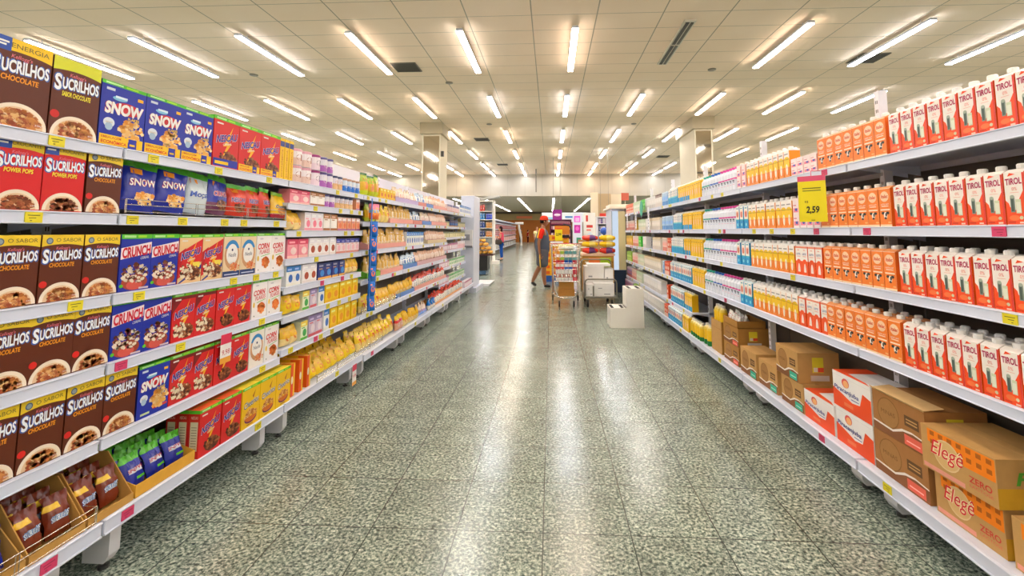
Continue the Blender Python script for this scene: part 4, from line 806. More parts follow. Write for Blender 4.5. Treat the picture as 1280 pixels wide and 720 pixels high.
# far left bays
fz = ZL4; fs = ['far left top shelf', 'far left second shelf', 'far left third shelf', 'far left fourth shelf', 'far left fifth shelf', 'far left floor shelf']
def ltray(y0, y1, Z, col, label, h=.05): tray('display_tray', y0, y1, LX-.0145, LX-.2, Z+.0028, h, h+.02, col, label, 'coloured trays under packets', 'plastic')
def intray(key, y0, y1, k, col, cname, back=0):
    Z = fz[k] if k < 5 else .23
    if col:
        kk = ('tray', cname, k); CNT[kk] = CNT.get(kk, 0)+1
        ltray(y0, y1, Z, col, '%s display tray of packets, %s of its colour from camera, %s' % (cname, ORD[CNT[kk]-1], fs[k]))
    row(key, -1, y0+.006, y1-.006, Z+(.008 if col else 0), fs[k], dX=.034+(0 if k < 5 else -.03), drz=.08, back=back)
LIL = H('c4b0e0'); PKT = H('f0a89c'); BLT = H('5c90d8'); GNT = H('7ac83c'); REDT = H('e0887c')
row('bgy', -1, 4.35, 4.78, fz[0], fs[0], n=3); row('xYeS', -1, 4.79, 5.27, fz[0], fs[0], n=5)
intray('bpas', 5.28, 6.2, 0, LIL, 'lilac'); intray('bwb', 6.21, 6.6, 0, REDT, 'red'); intray('bpas', 6.61, 7.0, 0, BLT, 'blue'); intray('bpk', 7.01, 7.94, 0, PKT, 'pink')
row('xBlu', -1, 7.97, 9.0, ZL[0], fs[0], n=10, descx='orange and white box, blue top'); row('xMil', -1, 9.05, 10.3, ZL[0], fs[0], n=12, descx='tall turquoise carton pack')
row('bgy', -1, 4.45, 4.75, fz[1], fs[1], n=2, sc=.8); row('bylr', -1, 4.76, 5.1, fz[1], fs[1], n=3); intray('btan', 5.11, 5.97, 1, PKT, 'pink'); intray('bwb', 5.98, 6.4, 1, REDT, 'red'); intray('bpas', 6.41, 6.9, 1, BLT, 'blue'); intray('bpk', 6.91, 7.94, 1, PKT, 'pink')
intray('btan', 4.50, 5.7, 2, PKT, 'pink'); row('xMil', -1, 5.72, 6.5, fz[2], fs[2], n=8, descx='white and turquoise stacked box'); intray('bpk', 6.72, 7.94, 2, H('dcc8a0'), 'cream')
intray('btan', 4.50, 4.85, 3, GNT, 'green'); intray('btan', 4.86, 5.6, 3, PKT, 'pink'); intray('bwb', 5.61, 6.2, 3, BLT, 'blue'); intray('bpk', 6.21, 7.94, 3, H('d8b0b8'), 'rose')
row('bylr', -1, 4.38, 4.85, fz[4], fs[4], n=4); row('bye', -1, 4.86, 5.4, fz[4], fs[4], n=5); intray('bye', 5.41, 6.1, 4, BLT, 'blue'); intray('brw', 6.11, 7.94, 4, PKT, 'pink', back=1)
row('bred', -1, 5.31, 5.55, .23, fs[5], n=2, dX=-.03); row('bye', -1, 5.57, 6.2, .23, fs[5], n=6, dX=-.03); intray('bpas', 6.21, 6.7, 5, BLT, 'blue'); row('broy', -1, 6.72, 7.1, .23, fs[5], n=3, dX=-.03); intray('brw', 7.11, 9.4, 5, H('f0a044'), 'orange', back=1)
for k, (zz, a, b, c) in enumerate(((1.44, 'xOlv', 'xTub', 'xOlv'), (1.24, 'xOlv', 'xOlv', 'xOlv'), (1.0, 'xPrp', 'xPrp', 'xPnk2'), (.70, 'xPrp', 'xGW', 'xGW'), (.42, 'xPrp', 'xGW', 'xGW'))):
    for q, (kk, y0, y1) in enumerate(((a, 8.03, 8.8), (b, 8.82, 9.6), (c, 9.62, 10.4))): row(kk, -1, y0, y1, zz, 'last inset bay, %s shelf' % ORD[k], X=LX-.14, n=7)
row('xPrp', -1, 9.45, 10.3, .23, fs[5], n=8, dX=-.03)

# ------------------------------------------------------------------ right goods
rs = ['right top shelf', 'right second shelf', 'right third shelf', 'right fourth shelf', 'right fifth shelf', 'right floor shelf']
BSK = (2.63, 4.08, 5.61, 7.11, 8.61)
def rrow(key, a, b, k, **kw): row(key, 1, a, b, (ZR+[.42])[k] if k < 5 else .19, rs[k], backskip=BSK, sc=.86 if k == 5 else 1.0, **kw)
bk = {0: 0, 1: 1, 2: 1, 3: 1}
for k in range(4):
    rrow('tirol', 1.30, 2.31, k, n=13, jit=.002, drz=.03, back=bk[k] if k > 1 else 0); rrow('italac', 2.33, 2.92, k, n=7, jit=.002, back=1 if k in (2, 3) else 0)
rrow('pks', 2.93, 3.25, 0, n=4); rrow('pk', 2.93, 3.25, 1, n=4); rrow('ow', 2.93, 3.25, 2, n=4, back=1); rrow('ow', 2.90, 3.24, 3, n=4, back=1)
rrow('yo', 3.26, 3.97, 0, n=9); rrow('yo', 3.26, 3.97, 1, n=9); rrow('yo', 3.26, 3.95, 2, n=9, back=1); rrow('yo', 3.25, 3.94, 3, n=9, back=1)
rrow('pk', 3.98, 4.19, 0, n=2); rrow('bw', 3.98, 4.24, 1, n=3); rrow('bw', 3.97, 4.25, 2, n=3); rrow('bw', 3.96, 4.2, 3, n=3)
for k in range(4):
    y = 4.215+(.04 if k in (1, 2) else 0); L = (5.16-y)
    rrow('jugP', y, y+L*.46, k, n=6); rrow('jugB', y+L*.46, y+L*.74, k, n=3 if L < .92 else 3); rrow('jugG', y+L*.74, y+L, k, n=3)
rrow('yl', 5.18, 5.58, 0, n=5); rrow('yb', 5.60, 6.1, 0, n=6); rrow('bw2', 6.12, 6.6, 0, n=6); rrow('lbl', 6.62, 6.95, 0, n=4); rrow('brt', 6.98, 7.4, 0, n=5)
rrow('yl', 5.18, 5.5, 1, n=4); rrow('yb', 5.52, 5.92, 1, n=5); rrow('bw2', 5.95, 6.35, 1, n=5); rrow('lbl', 6.4, 7.0, 1, n=6)
rrow('yl', 5.17, 5.6, 2, n=5); rrow('yb', 5.62, 5.9, 2, n=3); rrow('bw2', 5.92, 6.5, 2, n=7); rrow('oru', 6.52, 6.7, 2, n=2); rrow('pnk', 6.75, 7.0, 2, n=3)
rrow('yl', 5.15, 5.58, 3, n=5); rrow('bw', 5.62, 6.6, 3, n=12); rrow('oru', 6.65, 6.9, 3, n=3); rrow('lbl', 6.92, 7.05, 3, n=1)
rrow('yb', 5.63, 5.95, 4, n=4); rrow('bw', 5.97, 6.6, 4, n=8); rrow('oru', 6.7, 6.85, 4, n=1); rrow('wht', 7.15, 8.5, 4, n=15)
for k, seq in enumerate((
    (('wht', 7.42, 8.2), ('grn', 8.22, 8.56), ('pgr', 8.63, 9.4), ('oru', 9.42, 10.3)),
    (('crm', 7.15, 7.9), ('wht', 7.92, 8.2), ('pgr', 8.22, 8.9), ('ylw', 9.0, 9.2), ('pnk', 9.25, 10.3)),
    (('crm', 7.15, 7.7), ('wht', 8.2, 8.5), ('grn', 8.65, 8.9), ('pnk', 8.92, 9.5), ('ylw', 9.6, 10.3)),
    (('crm', 7.15, 8.4), ('pgr', 8.45, 9.0), ('pnk', 9.02, 9.6), ('lim', 9.7, 10.3)),
    (('pgr', 8.65, 9.2), ('pnk', 9.22, 9.7), ('pur', 9.72, 10.3)))):
    for q in seq: rrow(q[0], q[1], q[2], k)
rrow('ybot', 5.2, 5.6, 5, n=5, dX=-.03, descx='yellow bottle with dark green foot'); rrow('yl', 5.64, 5.9, 5, n=3, dX=-.03); rrow('bw', 5.92, 6.6, 5, n=8, dX=-.03); rrow('oru', 6.62, 6.8, 5, n=2, dX=-.03); rrow('wht', 6.85, 8.9, 5, n=22, dX=-.03); rrow('lim', 8.95, 9.3, 5, dX=-.03); rrow('pur', 9.35, 10.3, 5, dX=-.03)

# ------------------------------------------------------------------ cardboard cases on the right floor shelf
K1 = H('c59a5e'); K2 = H('b0803f'); K3 = H('a87644')
def case(y0, y1, X, Z, h, d, base, paint, label, side='R', drz=0, spaint=None, mt='kraft', flap=False, name='cardboard_case'):
    w = y1-y0-.004; g = G(); C = canv(w, h, d); g.box(-w/2, w/2, 0, d, 0, h, base)
    g.rect(C['T'], -w/2, w/2, d*.42, d*.58, tuple(c*1.12 for c in base), 1)
    paint(g, C, w, h, d)
    if spaint: spaint(g, C, w, h, d)
    o = g.obj(name, M[mt], loc=(X, (y0+y1)/2, Z+.001), rz=-pi/2+drz, label=label, cat='box', group='cases on the right floor shelf')
    if flap:
        g = G(); g.prism([(0, h), (-.012, h+.012), (-.014, h+.010), (-.0, h-.003)], 'x', -w/2, w/2, H('d4b07a')); g.prism([(0.0, h+.001), (.085, h+.012), (.085, h+.014), (0, h+.004)], 'x', -w/2, w/2, H('d4b07a')); g.obj('flap', M['kraft'], o)
    return o
def p_elege(g, C, w, h, d):
    F = C['F']; O = H('f2861e'); g.poly(F, [(-w*.40, h*.96), (w*.49, h*.97), (w*.49, h*.52), (w*.1, h*.50), (-w*.1, h*.62), (-w*.40, h*.66)], O, 1)
    for i in range(7):
        for j in range(2): g.rect(F, -w*.36+i*w*.125, -w*.295+i*w*.125, h*(.83-.20*j), h*(.93-.20*j), H('b4621c'), 1.5)
    g.ell(F, -w*.13, h*.52, w*.19, h*.33, H('e4c894'), 2); g.ell(F, -w*.13, h*.52, w*.175, h*.30, H('ddb87c'), 2.3)
    for o, c, l in ((.04, H('f4dcb0'), 3), (.0, H('d8343c'), 4)): g.text(F, 'Elegê', -w*.36, w*.10, h*.32, h*.76, c, l, o, .3, h*.0)
    g.text(F, 'ZERO', w*.16, w*.44, h*.24, h*.38, H('d05040'), 3, .02); g.text(F, 'LACTOSE', w*.16, w*.45, h*.14, h*.20, H('d86c58'), 3); g.rect(F, -w*.48, w*.1, h*.03, h*.13, H('e8a08c'), 1.4)
def sp_elege(g, C, w, h, d):
    Rr = C['R']; g.rect(Rr, 0, d, 0, h*.42, H('d8a830'), 1); g.text(Rr, 'Pr', d*.22, d*.52, h*.48, h*.74, H('5aa83c'), 2, .03, .2); g.ell(Rr, d*.5, h*.82, d*.1, h*.04, H('6cb848'), 2)
case(1.87, 2.18, 1.605, .19, .172, .30, K1, p_elege, 'kraft carton lettered Elegê ZERO, under another at the lower right corner', spaint=sp_elege)
case(1.86, 2.195, 1.578, .363, .172, .30, K1, p_elege, 'kraft carton lettered Elegê ZERO, topmost at the lower right corner', spaint=sp_elege, drz=.03)
case(1.50, 1.84, 1.60, .19, .172, .30, K1, p_elege, 'kraft carton partly outside the lower right corner', spaint=sp_elege)
def p_brown(col, big=True):
    def f(g, C, w, h, d):
        F = C['F']; g.ell(F, -w*.18, h*.55, w*.22, h*.36, H('8c6438'), 1.4); g.ell(F, -w*.18, h*.55, w*.205, h*.335, H('a87c48'), 1.8); g.text(F, 'ITALIANO' if False else 'MINAS', -w*.32, -w*.04, h*.5, h*.6, H('7c5834'), 2.4)
        g.poly(F, [(-w*.5, 0), (-w*.5, h*.2), (-w*.1, h*.16), (w*.1, h*.3), (w*.28, h*.34), (w*.5, h*.3), (w*.5, 0)], H('8a5c3c'), 1.2)
        g.poly(F, [(-w*.5, h*.2), (-w*.1, h*.16), (w*.1, h*.3), (w*.28, h*.34), (w*.5, h*.3), (w*.5, h*.33), (w*.26, h*.38), (w*.08, h*.35), (-w*.1, h*.21), (-w*.5, h*.24)], H('efe6da'), 1.5)
        g.rect(F, w*.12, w*.44, h*.04, h*.27, col, 2); g.rect(F, w*.16, w*.40, h*.12, h*.15, tuple(min(1, c+.35) for c in col), 2.4); g.rect(F, w*.14, w*.40, h*.48, h*.72, H('6c5034'), 2); g.rect(F, w*.17, w*.37, h*.55, h*.58, K1, 2.5); g.rect(F, w*.17, w*.37, h*.62, h*.65, K1, 2.5)
        Rr = C['R']; g.rect(Rr, d*.35, d*.62, h*.35, h*.85, H('e8d83c'), 1.2); g.rect(Rr, d*.38, d*.59, h*.38, h*.52, H('f4ecd8'), 1.8); g.rect(Rr, d*.48, d*.62, h*.37, h*.52, H('e85838'), 2); g.rect(Rr, d*.30, d*.75, h*.08, h*.26, H('d8d4cc'), 1.4)
    return f
RDL = H('e86c58'); TEAL = H('48b898')
case(2.205, 2.545, 1.60, .19, .19, .26, K3, p_brown(RDL), 'brown case with red label, lower of the near stack')
case(2.205, 2.54, 1.60, .382, .19, .26, K3, p_brown(RDL), 'brown case with red label and open flap, top of the near stack', flap=True)
def p_pira(g, C, w, h, d):
    F = C['F']; O = H('f2501c')
    g.poly(F, [(-w*.5, 0), (w*.5, 0), (w*.5, h*.62), (w*.30, h*.70), (w*.22, h*.34), (w*.02, h*.30), (-w*.24, h*.42), (-w*.5, h*.52)], O, 1.2)
    g.text(F, 'Piracanjuba', -w*.46, w*.20, h*.44, h*.60, H('303c8c'), 3, .02, .1, -h*.04); g.rect(F, w*.0, w*.2, h*.38, h*.40, H('303c8c'), 2)
    g.ell(F, -w*.14, h*.76, w*.10, h*.13, H('e05450'), 1.6); g.ell(F, -w*.13, h*.74, w*.075, h*.10, H('f8b878'), 2); g.rect(F, -w*.2, w*.04, h*.12, h*.22, H('f47c4c'), 1.8); g.rect(F, -w*.48, w*.48, h*.90, h*.905, H('d0ccc8'), 1.8)
    T = C['T']; g.rect(T, -w/2, -w*.2, 0, d, O, 1.4); g.poly(T, [(-w*.5, 0), (w*.5, 0), (w*.3, d*.1), (-w*.5, d*.2)], O, 1.6)
PW = H('f1efec')
case(2.55, 2.862, 1.60, .19, .186, .19, PW, p_pira, 'white and orange Piracanjuba case, lower of two stacked', mt='card')
case(2.55, 2.875, 1.60, .378, .188, .19, PW, p_pira, 'white and orange Piracanjuba case, upper of two stacked', mt='card')
case(2.88, 3.20, 1.60, .19, .168, .24, PW, p_pira, 'white and orange Piracanjuba case standing alone, low', mt='card')
case(3.21, 3.50, 1.60, .19, .18, .26, K1, p_brown(TEAL), 'brown case with teal label, lower of the middle stack')
case(3.24, 3.54, 1.59, .372, .19, .26, K1, p_brown(TEAL), 'brown case with teal label, upper of the middle stack')
case(3.56, 3.86, 1.60, .19, .185, .26, K1, p_brown(TEAL), 'single brown case with teal label, beyond the middle stack')
case(3.88, 4.19, 1.59, .19, .20, .20, K1, p_brown(TEAL), 'single brown case beside the far stack, slightly taller')
for i, (zz, hh) in enumerate(((.19, .16), (.352, .16))):
    case(4.25, 4.60, 1.60, zz, hh, .26, K2, p_brown(RDL), 'brown case with red label in the far stack, %s' % ('bottom', 'upper')[i])
g = G(); w_, h_, d_ = .33, .06, .24
g.box(-w_/2, w_/2, 0, d_, 0, .004, K2); g.box(-w_/2, w_/2, 0, .004, 0, h_, K2); g.box(-w_/2, w_/2, d_-.004, d_, 0, h_, K2); g.box(-w_/2, -w_/2+.004, 0, d_, 0, h_, K2); g.box(w_/2-.004, w_/2, 0, d_, 0, h_, K2)
g.obj('open_carton', M['kraft'], loc=(1.60, 4.425, .514), rz=-pi/2, label='shallow open carton of white packets on the far stack', cat='box')
bag('bwr', 'white packet with red mark', 'white packets', .07, .10, .04, cf((.5, H('f6f2ea')), (1, H('f8f6f0'))), art_face(H('d83440'), .12), 70, 'food_packet', 'packet', 6, 8)
row('bwr', 1, 4.29, 4.57, .519, 'far brown stack', X=1.612, n=4); row('bwr', 1, 4.29, 4.57, .519, 'far brown stack, back row', X=1.665, n=4)
g = G(); w_, h_, d_ = .28, .30, .22
g.box(-w_/2, w_/2, 0, .004, 0, h_, K1); g.box(-w_/2, w_/2, d_-.004, d_, 0, h_, K1); g.box(-w_/2, -w_/2+.004, .004, d_-.004, 0, h_, K1); g.box(w_/2-.004, w_/2, .004, d_-.004, 0, h_, K2); g.box(-w_/2, w_/2, 0, d_, h_-.075, h_-.07, K2)
Cc = canv(w_, h_, d_); g.rect(Cc['R'], d_*.5, d_*.85, h_*.05, h_*.45, TEAL, 1.5); g.rect(Cc['R'], d_*.12, d_*.45, h_*.1, h_*.4, H('d8b888'), 1.5)
g.obj('open_carton', M['kraft'], loc=(1.60, 4.80, .191), rz=-pi/2, label='tall open kraft carton holding yellow bottles', cat='box')
row('ybot', 1, 4.69, 4.92, .422, 'tall open carton', X=1.612, n=3, dX=0)
row('ybot', 1, 4.97, 5.17, .19, 'right floor shelf', n=2, dX=-.02)

# hanging price sign and cards, clip strip
r = link('price_sign', None, loc=(1.537, 2.86, 1.675), label='yellow hanging price sign reading 2,59 on the right top shelf', cat='sign')
g = G(); F = lambda u, v, l=1: (-.001-l*.0005, -u, v)
g.box(-.001, .0, -.075, .075, -.27, .0, H('f2e21c')); g.rect(F, -.075, .075, -.03, 0, H('e0587c'), 1)
g.text(F, '2,59', -.036, .036, -.225, -.178, H('22221a'), 2, .03, .15); g.text(F, 'R$', -.04, -.022, -.16, -.145, H('40401c'), 2)
for i in range(2): g.rect(F, -.05, .048, -.075-.014*i, -.069-.014*i, H('7c7a20'), 1.5)
g.rect(F, -.01, .01, -.262, -.258, H('7c7a20'), 1.5)
sg = g.obj('sign_card', M['card'], r, rz=.75)
g = G(); g.tube([(0.0, 0, 0), (0.0, 0, .03), (.055, 0, .032)], .003, H('e87090'), 6); g.obj('clip', M['plastic'], r)
def pcard(x, y, z, label, h=.17, rz=0):
    g = G(); g.box(0, .001, -.042, .042, -h, 0, H('f4f0ee')); F = lambda u, v, l=1: (.001+l*.0005, u, v)
    g.rect(F, -.042, .042, -.05, 0, H('d83054'), 1); g.rect(F, -.042, .042, -h, -h+.03, H('f0a838'), 1); g.text(F, '9,98', -.03, .03, -.11, -.08, H('c83048'), 2)
    g.obj('price_card', M['card'], loc=(x, y, z), rz=rz, label=label, cat='sign')
pcard(LX+.004, 2.515, .80, 'red and white promotional price card hanging on the left fourth shelf', .15)
pcard(-1.70, 4.12, .205, 'red and white price card hanging below the left floor shelf', .17)
rt = link('clip_strip', None, loc=(-1.70, 4.40, 0), label='blue plastic clip strip hanging before the left shelves', cat='display strip')
g = G(); g.box(0, .003, -.012, .012, .62, 1.66, H('2474d0')); g.obj('strip', M['plastic'], rt)
for i in range(6):
    put('bblue', -1, -1.675, 4.42, .60+.14*i, 'blue snack bag clipped to the hanging strip, %s from the bottom' % ORD[i], 'blue snack bags on the clip strip', -.9)
put('bor', -1, -1.675, 4.42, 1.46, 'pink and orange pouch clipped at the top of the strip', None, -.9)
# white wobblers among the far right goods
for i, (y, z, hh) in enumerate(((9.9, 1.42, .30), (8.9, 1.40, .30), (7.75, 1.38, .36))):
    g = G(); g.box(-.0015, 0, -.06, .06, 0, hh, H('f4f6fa')); F = lambda u, v, l=1: (-.0015-l*.0005, -u, v)
    for k in range(5): g.rect(F, -.03, .01, .04+.05*k, .055+.05*k, H('8890a0'), 1)
    g.obj('shelf_talker', M['card'], loc=(1.575, y, z), label='white hanging shelf strip among the far right goods, %s from the end' % ORD[i], cat='sign')
g = G(); g.lathe([(.13, 0), (.13, .006)], n=20, col=H('2cb090')); o = g.obj('round_sign', M['card'], loc=(1.55, 8.2, 1.74), label='round teal sign on the far right top shelf', cat='sign'); o.rotation_euler = (pi/2, 0, -pi/2)
g = G(); g.box(0, .006, -.18, .18, 0, .12, H('241c38')); g.obj('price_board', M['plastic'], loc=(1.57, 9.3, 1.56), label='dark horizontal sign board on the far right shelves', cat='sign')

# ------------------------------------------------------------------ end panel, end cooler and far displays
r = link('gondola_end_cabinet', None, loc=(-1.88, 10.95, 0), label='tall pale end panel closing the left shelf run', cat='panel')
g = G(); g.box(-.15, .15, -.40, .45, .10, 2.15, H('dfe0ea')); o = g.obj('panel_body', M['steel'], r); bevel(o, .01)
g = G(); g.box(-.17, .22, -.44, .60, 0, .10, H('d4d4da')); g.obj('plinth', M['steel'], r)
r2 = link('price_checker', None, loc=(-1.88, 10.53, 1.0), label='pale wall mounted price checker on the left end panel', cat='device')
g = G(); g.box(-.13, .13, -.045, .018, 0, .38, H('eceef4')); g.box(-.13, .13, -.055, -.046, -.02, .03, H('84868e')); o = g.obj('housing', M['plastic'], r2)
g = G(); g.box(-.07, .07, -.052, -.046, .15, .28, H('a4a8b4')); g.obj('screen', M['plastic'], r2)

def rack(name, x0, x1, y0, y1, zs, top, colr, label, cat='shelving', back=None):
    r = link(name, None, loc=((x0+x1)/2, (y0+y1)/2, 0), label=label, cat=cat); hx = (x1-x0)/2; hy = (y1-y0)/2
    g = G()
    for sx in (-1, 1): g.box(sx*hx-.02, sx*hx+.02, -hy, hy, 0, top, colr)
    g.obj('side_frame', M['plastic'], r)
    for z in zs: g = G(); g.box(-hx+.021, hx-.021, -hy+.01, hy-.01, z-.03, z, colr); g.obj('shelf', M['plastic'], r)
    if back: g = G(); g.box(-hx, hx, hy-.009, hy, 0, top, back); g.obj('back_panel', M['plastic'], r)
    g = G(); g.box(-hx-.03, hx+.03, -hy-.03, hy+.03, top, top+.05, colr); g.obj('top_cap', M['plastic'], r)
    return r
BC = {}
def goods(x0, x1, y, zs, cols, h, w_, label, grp, d=.12, axis='x', name='packet_box'):
    rd = random.Random(int(x0*100+y*10))
    for zi, z in enumerate(zs):
        n = max(1, int(abs(x1-x0)/(w_+.01))); hh = h
        for i in range(n):
            c = cols[zi % len(cols)]; c = c[i % len(c)] if isinstance(c, list) else c
            kk = (c, hh, w_, d)
            if kk not in BC:
                g = G(); g.box(-w_/2, w_/2, 0, d, 0, hh, c); F = canv(w_, hh, d)['F']; g.rect(F, -w_/2, w_/2, hh*.75, hh*.95, tuple(min(1, q*.6+.35) for q in c), 1); g.ell(F, 0, hh*.42, w_*.3, hh*.2, tuple(min(1, q*.5+.4) for q in c), 1, n=10); BC[kk] = g.mesh(name, M['card'])
            t = (x0+(abs(x1-x0))*(i+.5)/n)
            loc, rz = ((t, y, z+.001), 0) if axis == 'x' else ((y, t, z+.001), pi/2)
            link(name, BC[kk], loc=loc, rz=rz, label='%s, %s along, %s shelf up' % (label, ORD[min(i, 50)], ORD[zi]), cat='box', group=grp)
# end cap rack with blue goods, facing the camera
rack('display_rack', -3.42, -2.50, 20.2, 20.9, [.3, .75, 1.12, 1.5, 1.86, 2.22], 2.62, H('f0eee8'), 'white display rack of blue and orange goods beyond the left end panel', back=H('e8f0f6'))
goods(-3.38, -3.22, 20.25, [.75, 1.12, 1.5, 1.86, 2.22], [H('c88c50'), H('b46c3c'), H('e8a060'), H('8cc0e0'), H('f0d050')], .24, .07, 'small mixed packet left of the blue goods', 'mixed packets in the display rack')
goods(-3.18, -2.85, 20.25, [1.12, 1.5, 1.86, 2.22], [H('1c3c88'), H('2048a0'), H('3c98e0'), H('e02c20')], .26, .075, 'blue or red pack in the middle of the display rack', 'blue packs in the display rack')
goods(-2.80, -2.54, 20.25, [1.12, 1.5, 1.86], [H('d8842c'), H('e09a34'), H('1c48e0')], .24, .07, 'orange or blue pack at the right of the display rack', 'orange packs in the display rack')
g = G(); g.prism([(-.8, .0), (-.5, .10), (0, .04), (.4, .10), (.7, .16), (.7, .22), (.3, .20), (0, .13), (-.5, .2), (-.8, .12)], 'y', -.3, .3, H('c4c4c0')); g.obj('shelf_canopy', M['plastic'], loc=(-2.95, 20.5, 2.67), label='curved grey canopy on top of the blue goods rack', cat='canopy')
g = G(); g.tube([(0, 0, .14), (0, 0, 2.3)], .05, H('f0ece6'), 8); g.box(-.2, .22, -.2, .2, 0, .14, H('ece8e2')); g.obj('support_post', M['plastic'], loc=(-2.38, 19.7, 0), label='slim white post on a white foot block, beside the display rack', cat='post')
# bread table
r = link('bread_table', None, loc=(-2.18, 14.9, 0), label='black cloth sided table heaped with bread, beyond the end panel', cat='table')
g = G(); g.box(-.25, .20, -.2, .4, .14, .60, H('16161a')); g.obj('skirt', M['plastic'], r)
g = G(); g.box(-.34, .38, -.26, .5, .60, .64, H('4a1c24')); g.obj('tabletop', M['plastic'], r)
g = G(); g.box(-.22, .16, -.22, .4, .02, .13, H('3c5c7c')); g.obj('lower_crate', M['plastic'], r)
for sx in (-.3, .32): g = G(); g.tube([(sx, -.22, 0), (sx, -.22, .6)], .018, H('b8b4ac'), 6); g.obj('leg', M['plastic'], r)
g = G()
for i in range(13): a = -1+2*i/12; g.v += []; 
prof = [(.0, -.30), (.055, -.27), (.075, -.12), (.08, 0), (.075, .12), (.055, .27), (.001, .30)]
g.lathe([(max(.001, p[0]), p[1]) for p in prof], 0, 0, 12, H('d8a24c'))
bm_ = g.mesh('loaf', M['cloth'], True); k = 0
for zi, (z, n) in enumerate(((.70, 5), (.82, 4), (.94, 3), (1.06, 2))):
    for i in range(n):
        o = link('bread_loaf', bm_, loc=(-2.2+(i-(n-1)/2)*.15, 14.85, z), label='long golden bread loaf, %s from left in layer %s of the heap' % (ORD[i], ('one', 'two', 'three', 'four')[zi]), cat='bread', group='loaves on the bread table'); o.rotation_euler = (pi/2, .0, random.uniform(-.05, .05)); o.scale = (.85, .72, 1)
g = G(); g.box(-.2, .2, -.25, .2, 0, .04, H('ece6d0')); g.ball((-.05, 0, .12), (.16, .14, .10), H('e8b43c')); g.obj('bagged_bread', M['film'], loc=(-2.25, 12.9, .35-.35+.0), label='yellow bagged bread on a low white tray by the end panel', cat='bread')
g = G(); g.prism([(-.16, 0), (.16, 0), (.20, .05), (-.2, .05)], 'y', -.5, .5, H('e2e2e6')); g.obj('low_platform', M['plastic'], loc=(-1.72, 12.3, 0), label='low white floor platform past the left end panel', cat='platform')

# far left gondola with pink goods
r = link('far_shelving', None, loc=(-3.25, 27.0, 0), label='long far gondola of pink and maroon goods at the left', cat='shelving')
g = G(); g.box(-.5, -.42, 0, 17, 0, 2.05, H('b0707c')); g.obj('back_panel', M['plastic'], r)
for z in (.28, .7, 1.1, 1.5, 1.85): g = G(); g.box(-.42, 0, 0, 17, z-.05, z, H('e8e2de')); g.obj('shelf', M['steel'], r)
g = G(); g.box(-.5, .05, 0, 17, 1.98, 2.06, H('f0dcd8')); g.obj('top_valance', M['steel'], r)
g = G(); g.box(-.40, -.05, 0.1, 16.9, 0, .22, H('4c463e')); g.obj('plinth', M['plastic'], r)
goods(27.1, 43.8, -3.29, [.28, .70, 1.10, 1.50], [[H('d8d4d0'), H('4c4a50'), H('f0eeea')], [H('e8a8a0'), H('f0d8d0'), H('d87c84')], [H('b83c54'), H('d88c90'), H('9c2c44')], [H('8c2438'), H('c84860'), H('a83850')]], .275, .36, 'pinkish pack in the far left gondola', 'packs in the far left gondola', .2, 'y')
g = G(); g.tube([(-.35, 0, 2.1), (.45, 0, 2.1)], .12, H('f2ecea'), 8); g.tube([(0, 0, 2.1), (.05, 0, 1.6), (.25, 0, .7), (.25, 0, 0)], .10, H('f0eae6'), 8); g.obj('security_gate', M['plastic'], loc=(-3.1, 45.2, 0), label='pale curved gate frame at the end of the far gondola', cat='gate')
g = G(); g.box(-1, 1, -.02, 0, 0, .30, H('e87c50')); g.obj('wall_sign', M['card'], loc=(-3.4, 59.9, 2.95), label='faded orange lettered strip high on the far wall', cat='sign')

# right end cooler
r = link('end_cooler', None, loc=(1.52, 11.3, 0), label='glowing white door cooler at the end of the right shelves', cat='cooler')
g = G(); g.box(-.16, .30, -.55, .5, .12, 1.85, H('e8e8e2')); g.obj('cabinet', M['steel'], r)
g = G(); g.box(-.15, -.02, -.60, -.551, .5, 1.80, H('e8f4ff')); g.obj('lit_panel', emis('cooler_lit_panel', H('dcecff'), .8), r)
g = G(); g.box(-.17, -.151, -.60, -.551, .5, 1.80, H('a4b4c0')); g.box(-.019, .14, -.60, -.551, .5, 1.80, H('e8e0b0')); g.obj('door_trim', M['plastic'], r)
g = G(); g.box(.141, .26, -.62, -.551, .12, 1.85, H('98968c')); g.obj('door_frame', M['greymetal'], r)
g = G(); g.box(-.16, .30, -.56, .5, 0, .119, H('2c3c58')); g.obj('kick_plate', M['plastic'], r)
g = G(); g.box(-.17, .14, -.59, -.551, .12, .49, H('28405c')); g.obj('lower_grille', M['plastic'], r)
g = G(); g.box(-.22, .5, -.7, .6, .0, .04, H('f2ead8')); g.box(-.16, .42, -.3, .5, .04, .12, H('f4ecdc')); g.obj('cream_case', M['card'], loc=(1.52, 11.3, 1.852), label='cream coloured flat cases lying on top of the cooler', cat='box')
g = G(); g.box(-.09, .09, 0, .03, .12, .30, H('c86450')); g.tube([(0, .015, 0), (0, .015, .13)], .01, H('d0c8b8'), 6); g.obj('red_poster', M['card'], loc=(1.79, 11.5, 1.973), label='faded red poster standing above the right shelf end', cat='poster')

